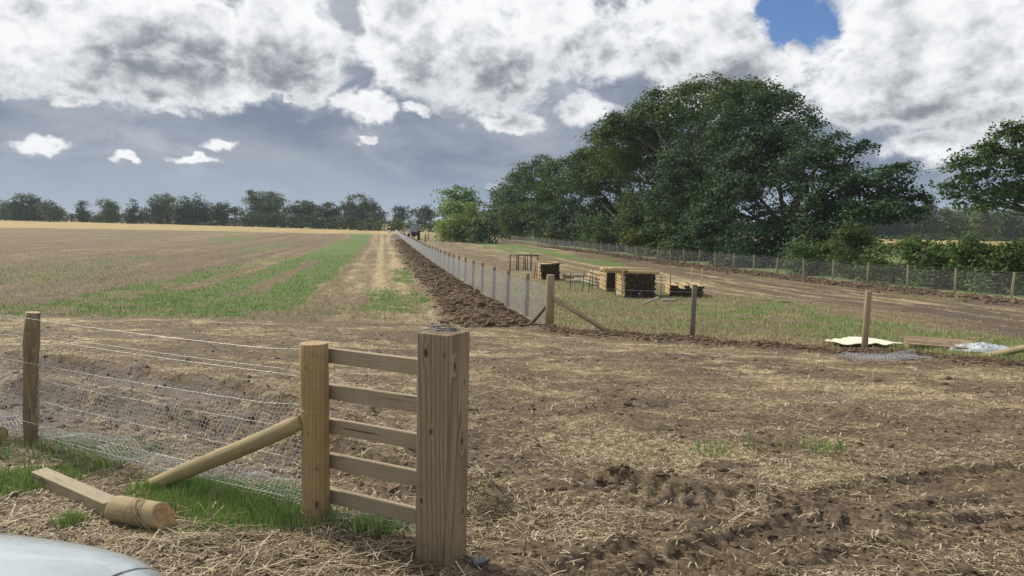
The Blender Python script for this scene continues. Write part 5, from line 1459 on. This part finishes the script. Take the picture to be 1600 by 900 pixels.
link('mesh', npmesh('mesh', np.vstack([V1, V2])-c1_, np.vstack([Q1, Q2+len(V1)]), [M['netting']]), T)

# ------------------------------------------------------------------ tractor, far off
TP = np.array([at(646.5, 372, 128)[0], 128., 0]); TP[2] = float(hbase(TP[0], TP[1]))
TR = thing('tractor', 'small orange-red tractor with a tall grey cab far off beside the long fence', 'tractor', TP, rad(8))
red = flat('orange_red_paint', (.48, .10, .045), .4, 0, .15); glass, t, b = mat('cab_glass'); b.inputs['Base Color'].default_value = (.30, .38, .40, 1); b.inputs['Roughness'].default_value = .15
rub = flat('tyre_rubber', (.025, .025, .025), .9); wht = flat('pale_panel', (.62, .62, .64), .5); gry = flat('cab_grey', (.16, .19, .20), .5)
def prt(name, m, build, bv=.03):
    mb = MB(); build(mb); o = mb.build(name, m, TR, origin=(0, 0, 0)); 
    if bv: bevel(o, bv, 2)
    return o
prt('bonnet', red, lambda q: q.box((-.1, 1.5, 1.15), (.8, 1.9, .7)))
prt('chassis', rub, lambda q: q.box((0, .4, .75), (.6, 3.4, .45)))
prt('cab', glass, lambda q: q.box((0, -.6, 1.95), (1.35, 1.3, 1.35)))
prt('cab_roof', gry, lambda q: q.box((0, -.6, 2.68), (1.45, 1.45, .14)))
for sx_ in (-.67, .67):
    for sy_ in (-1.25, .05): prt('cab_pillar', gry, lambda q: q.box((sx_, sy_, 1.95), (.09, .09, 1.4)), 0)
prt('rear_panel', rub, lambda q: q.box((.1, -1.35, 1.05), (1.2, .25, .6)))
prt('side_tank', wht, lambda q: q.box((-.85, -1.2, 1.45), (.5, .9, .7)))
for (x_, y_, r_, w_) in ((-.85, -.8, .80, .42), (.85, -.8, .80, .42), (-.8, 2.0, .5, .3), (.8, 2.0, .5, .3)):
    mb = MB(); a = np.array([x_-w_/2, y_, r_]); b_ = a+[w_, 0, 0]
    mb.tube([a, a+[.05, 0, 0], b_-[.05, 0, 0], b_], [r_*.88, r_, r_, r_*.88], 20); wh = mb.build('wheel', rub, TR, origin=(0, 0, 0))
    mb = MB(); mb.tube([a-[.01, 0, 0], b_+[.01, 0, 0]], r_*.5, 14); mb.build('rim', red, wh, origin=(0, 0, 0))
for sx_ in (-.8, .8): prt('mudguard', red, lambda q: q.box((sx_, -.75, 1.66), (.45, 1.1, .08)))
prt('exhaust', rub, lambda q: q.tube([(.35, 1.3, 1.4), (.35, 1.3, 2.4)], .05, 8), 0)
# white marker by the end of the fence
p = np.array([at(608, 360, 205)[0], 205., 0]); p[2] = float(hbase(p[0], p[1])); lump('white_bag', 'tiny white bag lying at the far end of the long fence', 'bag', p+[0, 0, .3], (.5, .4, .4), wht, 70)

# ------------------------------------------------------------------ parked car, its front corner at the lower left
CP = np.array([-1.60, 1.97, 0.035])
CAR = thing('parked_car', 'pale silver-blue car of which only the bonnet corner shows at the lower left', 'car', CP, rad(-7))
paint, t, b = mat('silver_blue_paint'); b.inputs['Base Color'].default_value = (.60, .67, .70, 1); b.inputs['Metallic'].default_value = .25; b.inputs['Roughness'].default_value = .28; b.inputs['Coat Weight'].default_value = .8; b.inputs['Coat Roughness'].default_value = .04
oc = t.node('ShaderNodeTexCoord').outputs['Object']; t.l.new(t.ss(t.noise(oc, 3, 5, .6), .3, .8, .22, .42), b.inputs['Roughness'])
def carloft(stations, name, m, parent, subd=2):
    """stations: (y, [(x,z)...half profile from bottom to centre top])"""
    mb = MB(); V = []; k_ = len(stations[0][1]); W_ = 2*k_-1
    for y, pr in stations:
        full = [(x, z) for x, z in pr]+[(-x, z) for x, z in pr[-2::-1]]
        V += [(x, y, z) for x, z in full]
    n_ = len(stations)
    Fs = [(i*W_+j_, i*W_+j_+1, (i+1)*W_+j_+1, (i+1)*W_+j_) for i in range(n_-1) for j_ in range(W_-1)]
    Fs += [tuple(range(W_))[::-1], tuple((n_-1)*W_+j_ for j_ in range(W_))]
    mb.add(V, Fs, 0, True); o = mb.build(name, m, parent, origin=(0, 0, 0)); sb = o.modifiers.new('s', 'SUBSURF'); sb.levels = sb.render_levels = subd; return o
def prof(w_, zs, zt, zc, tin=.90): return [(w_*.92, .28), (w_, .45), (w_*1.0, zs*.82), (w_*.985, zs), (w_*tin, zt), (w_*.5, zc-.01), (0, zc)]
ST = [(.06, prof(.60, .56, .60, .62)), (-.0, prof(.74, .66, .74, .76)), (-.10, prof(.84, .72, .855, .885)), (-.24, prof(.90, .76, .91, .95)), (-.55, prof(.93, .80, .935, .985)), (-1.0, prof(.935, .84, .965, 1.02)), (-1.35, prof(.935, .88, .99, 1.03)),
      (-2.4, prof(.935, .90, .99, 1.0)), (-3.6, prof(.93, .90, .98, 1.0)), (-4.1, prof(.88, .85, .95, .98)), (-4.3, prof(.80, .6, .7, .75))]
sc_ = t.node('ShaderNodeSeparateXYZ'); t.l.new(oc, sc_.inputs[0])
gap_ = t.m('ABSOLUTE', t.m('SUBTRACT', t.m('ABSOLUTE', sc_.outputs[0]), t.m('ADD', .76, t.m('MULTIPLY', sc_.outputs[1], -.03))))
gm_ = t.m('MULTIPLY', t.ss(gap_, .0022, .0042, 1., 0.), t.m('GREATER_THAN', sc_.outputs[2], .80))
dust = t.ss(t.noise(oc, 30, 8, .7), .50, .72, 0, .28)
t.l.new(t.mix(gm_, t.mix(dust, (.60, .67, .70), (.46, .43, .38)), (.03, .03, .03)), b.inputs['Base Color'])
carloft(ST, 'body', paint, CAR)
dg, t, b = mat('dark_window_glass'); b.inputs['Base Color'].default_value = (.02, .025, .03, 1); b.inputs['Roughness'].default_value = .06
def cprof(w_, z0, w2, z2): return [(w_, z0), (w_*.97, (z0+z2)/2*.98+.02), (w2, z2), (w2*.5, z2+.03), (0, z2+.04)]
carloft([(-1.30, cprof(.80, .95, .76, .98)), (-1.9, cprof(.82, .95, .62, 1.42)), (-2.6, cprof(.82, .95, .62, 1.48)), (-3.5, cprof(.80, .95, .60, 1.42)), (-4.05, cprof(.74, .95, .66, 1.0))], 'windows', dg, CAR, 1)
carloft([(-1.92, [(.63, 1.40), (.60, 1.445), (.3, 1.485), (0, 1.49)]), (-2.6, [(.64, 1.455), (.61, 1.50), (.3, 1.535), (0, 1.54)]), (-3.5, [(.62, 1.40), (.58, 1.45), (.3, 1.485), (0, 1.49)])], 'roof', paint, CAR, 1)
for (x_, y_) in ((-.84, -.85), (.84, -.85), (-.84, -3.4), (.84, -3.4)):
    sg = 1 if x_ > 0 else -1; mb = MB(); mb.tube([(x_-.1, y_, .33), (x_-.08, y_, .33), (x_+.10, y_, .33), (x_+.12, y_, .33)], [.28, .33, .33, .28], 28); wh = mb.build('wheel', rub, CAR, origin=(0, 0, 0))
    mb = MB(); mb.tube([(x_+sg*.09, y_, .33), (x_+sg*.125, y_, .33)], [.21, .19], 16); mb.build('rim', M['zinc'], wh, origin=(0, 0, 0))
for x_ in (-.66, .66): mb = MB(); mb.box((x_, -.03, .66), (.28, .14, .12)); o = mb.build('headlight', M['zinc'], CAR, origin=(0, 0, 0)); bevel(o, .03, 3)
mb = MB(); mb.box((0, .045, .52), (.8, .06, .16)); o = mb.build('grille', rub, CAR, origin=(0, 0, 0)); bevel(o, .02, 2)
for x_ in (-1.0, 1.0): mb = MB(); mb.box((x_, -1.55, 1.0), (.18, .1, .13)); o = mb.build('wing_mirror', paint, CAR, origin=(0, 0, 0)); bevel(o, .03, 3)
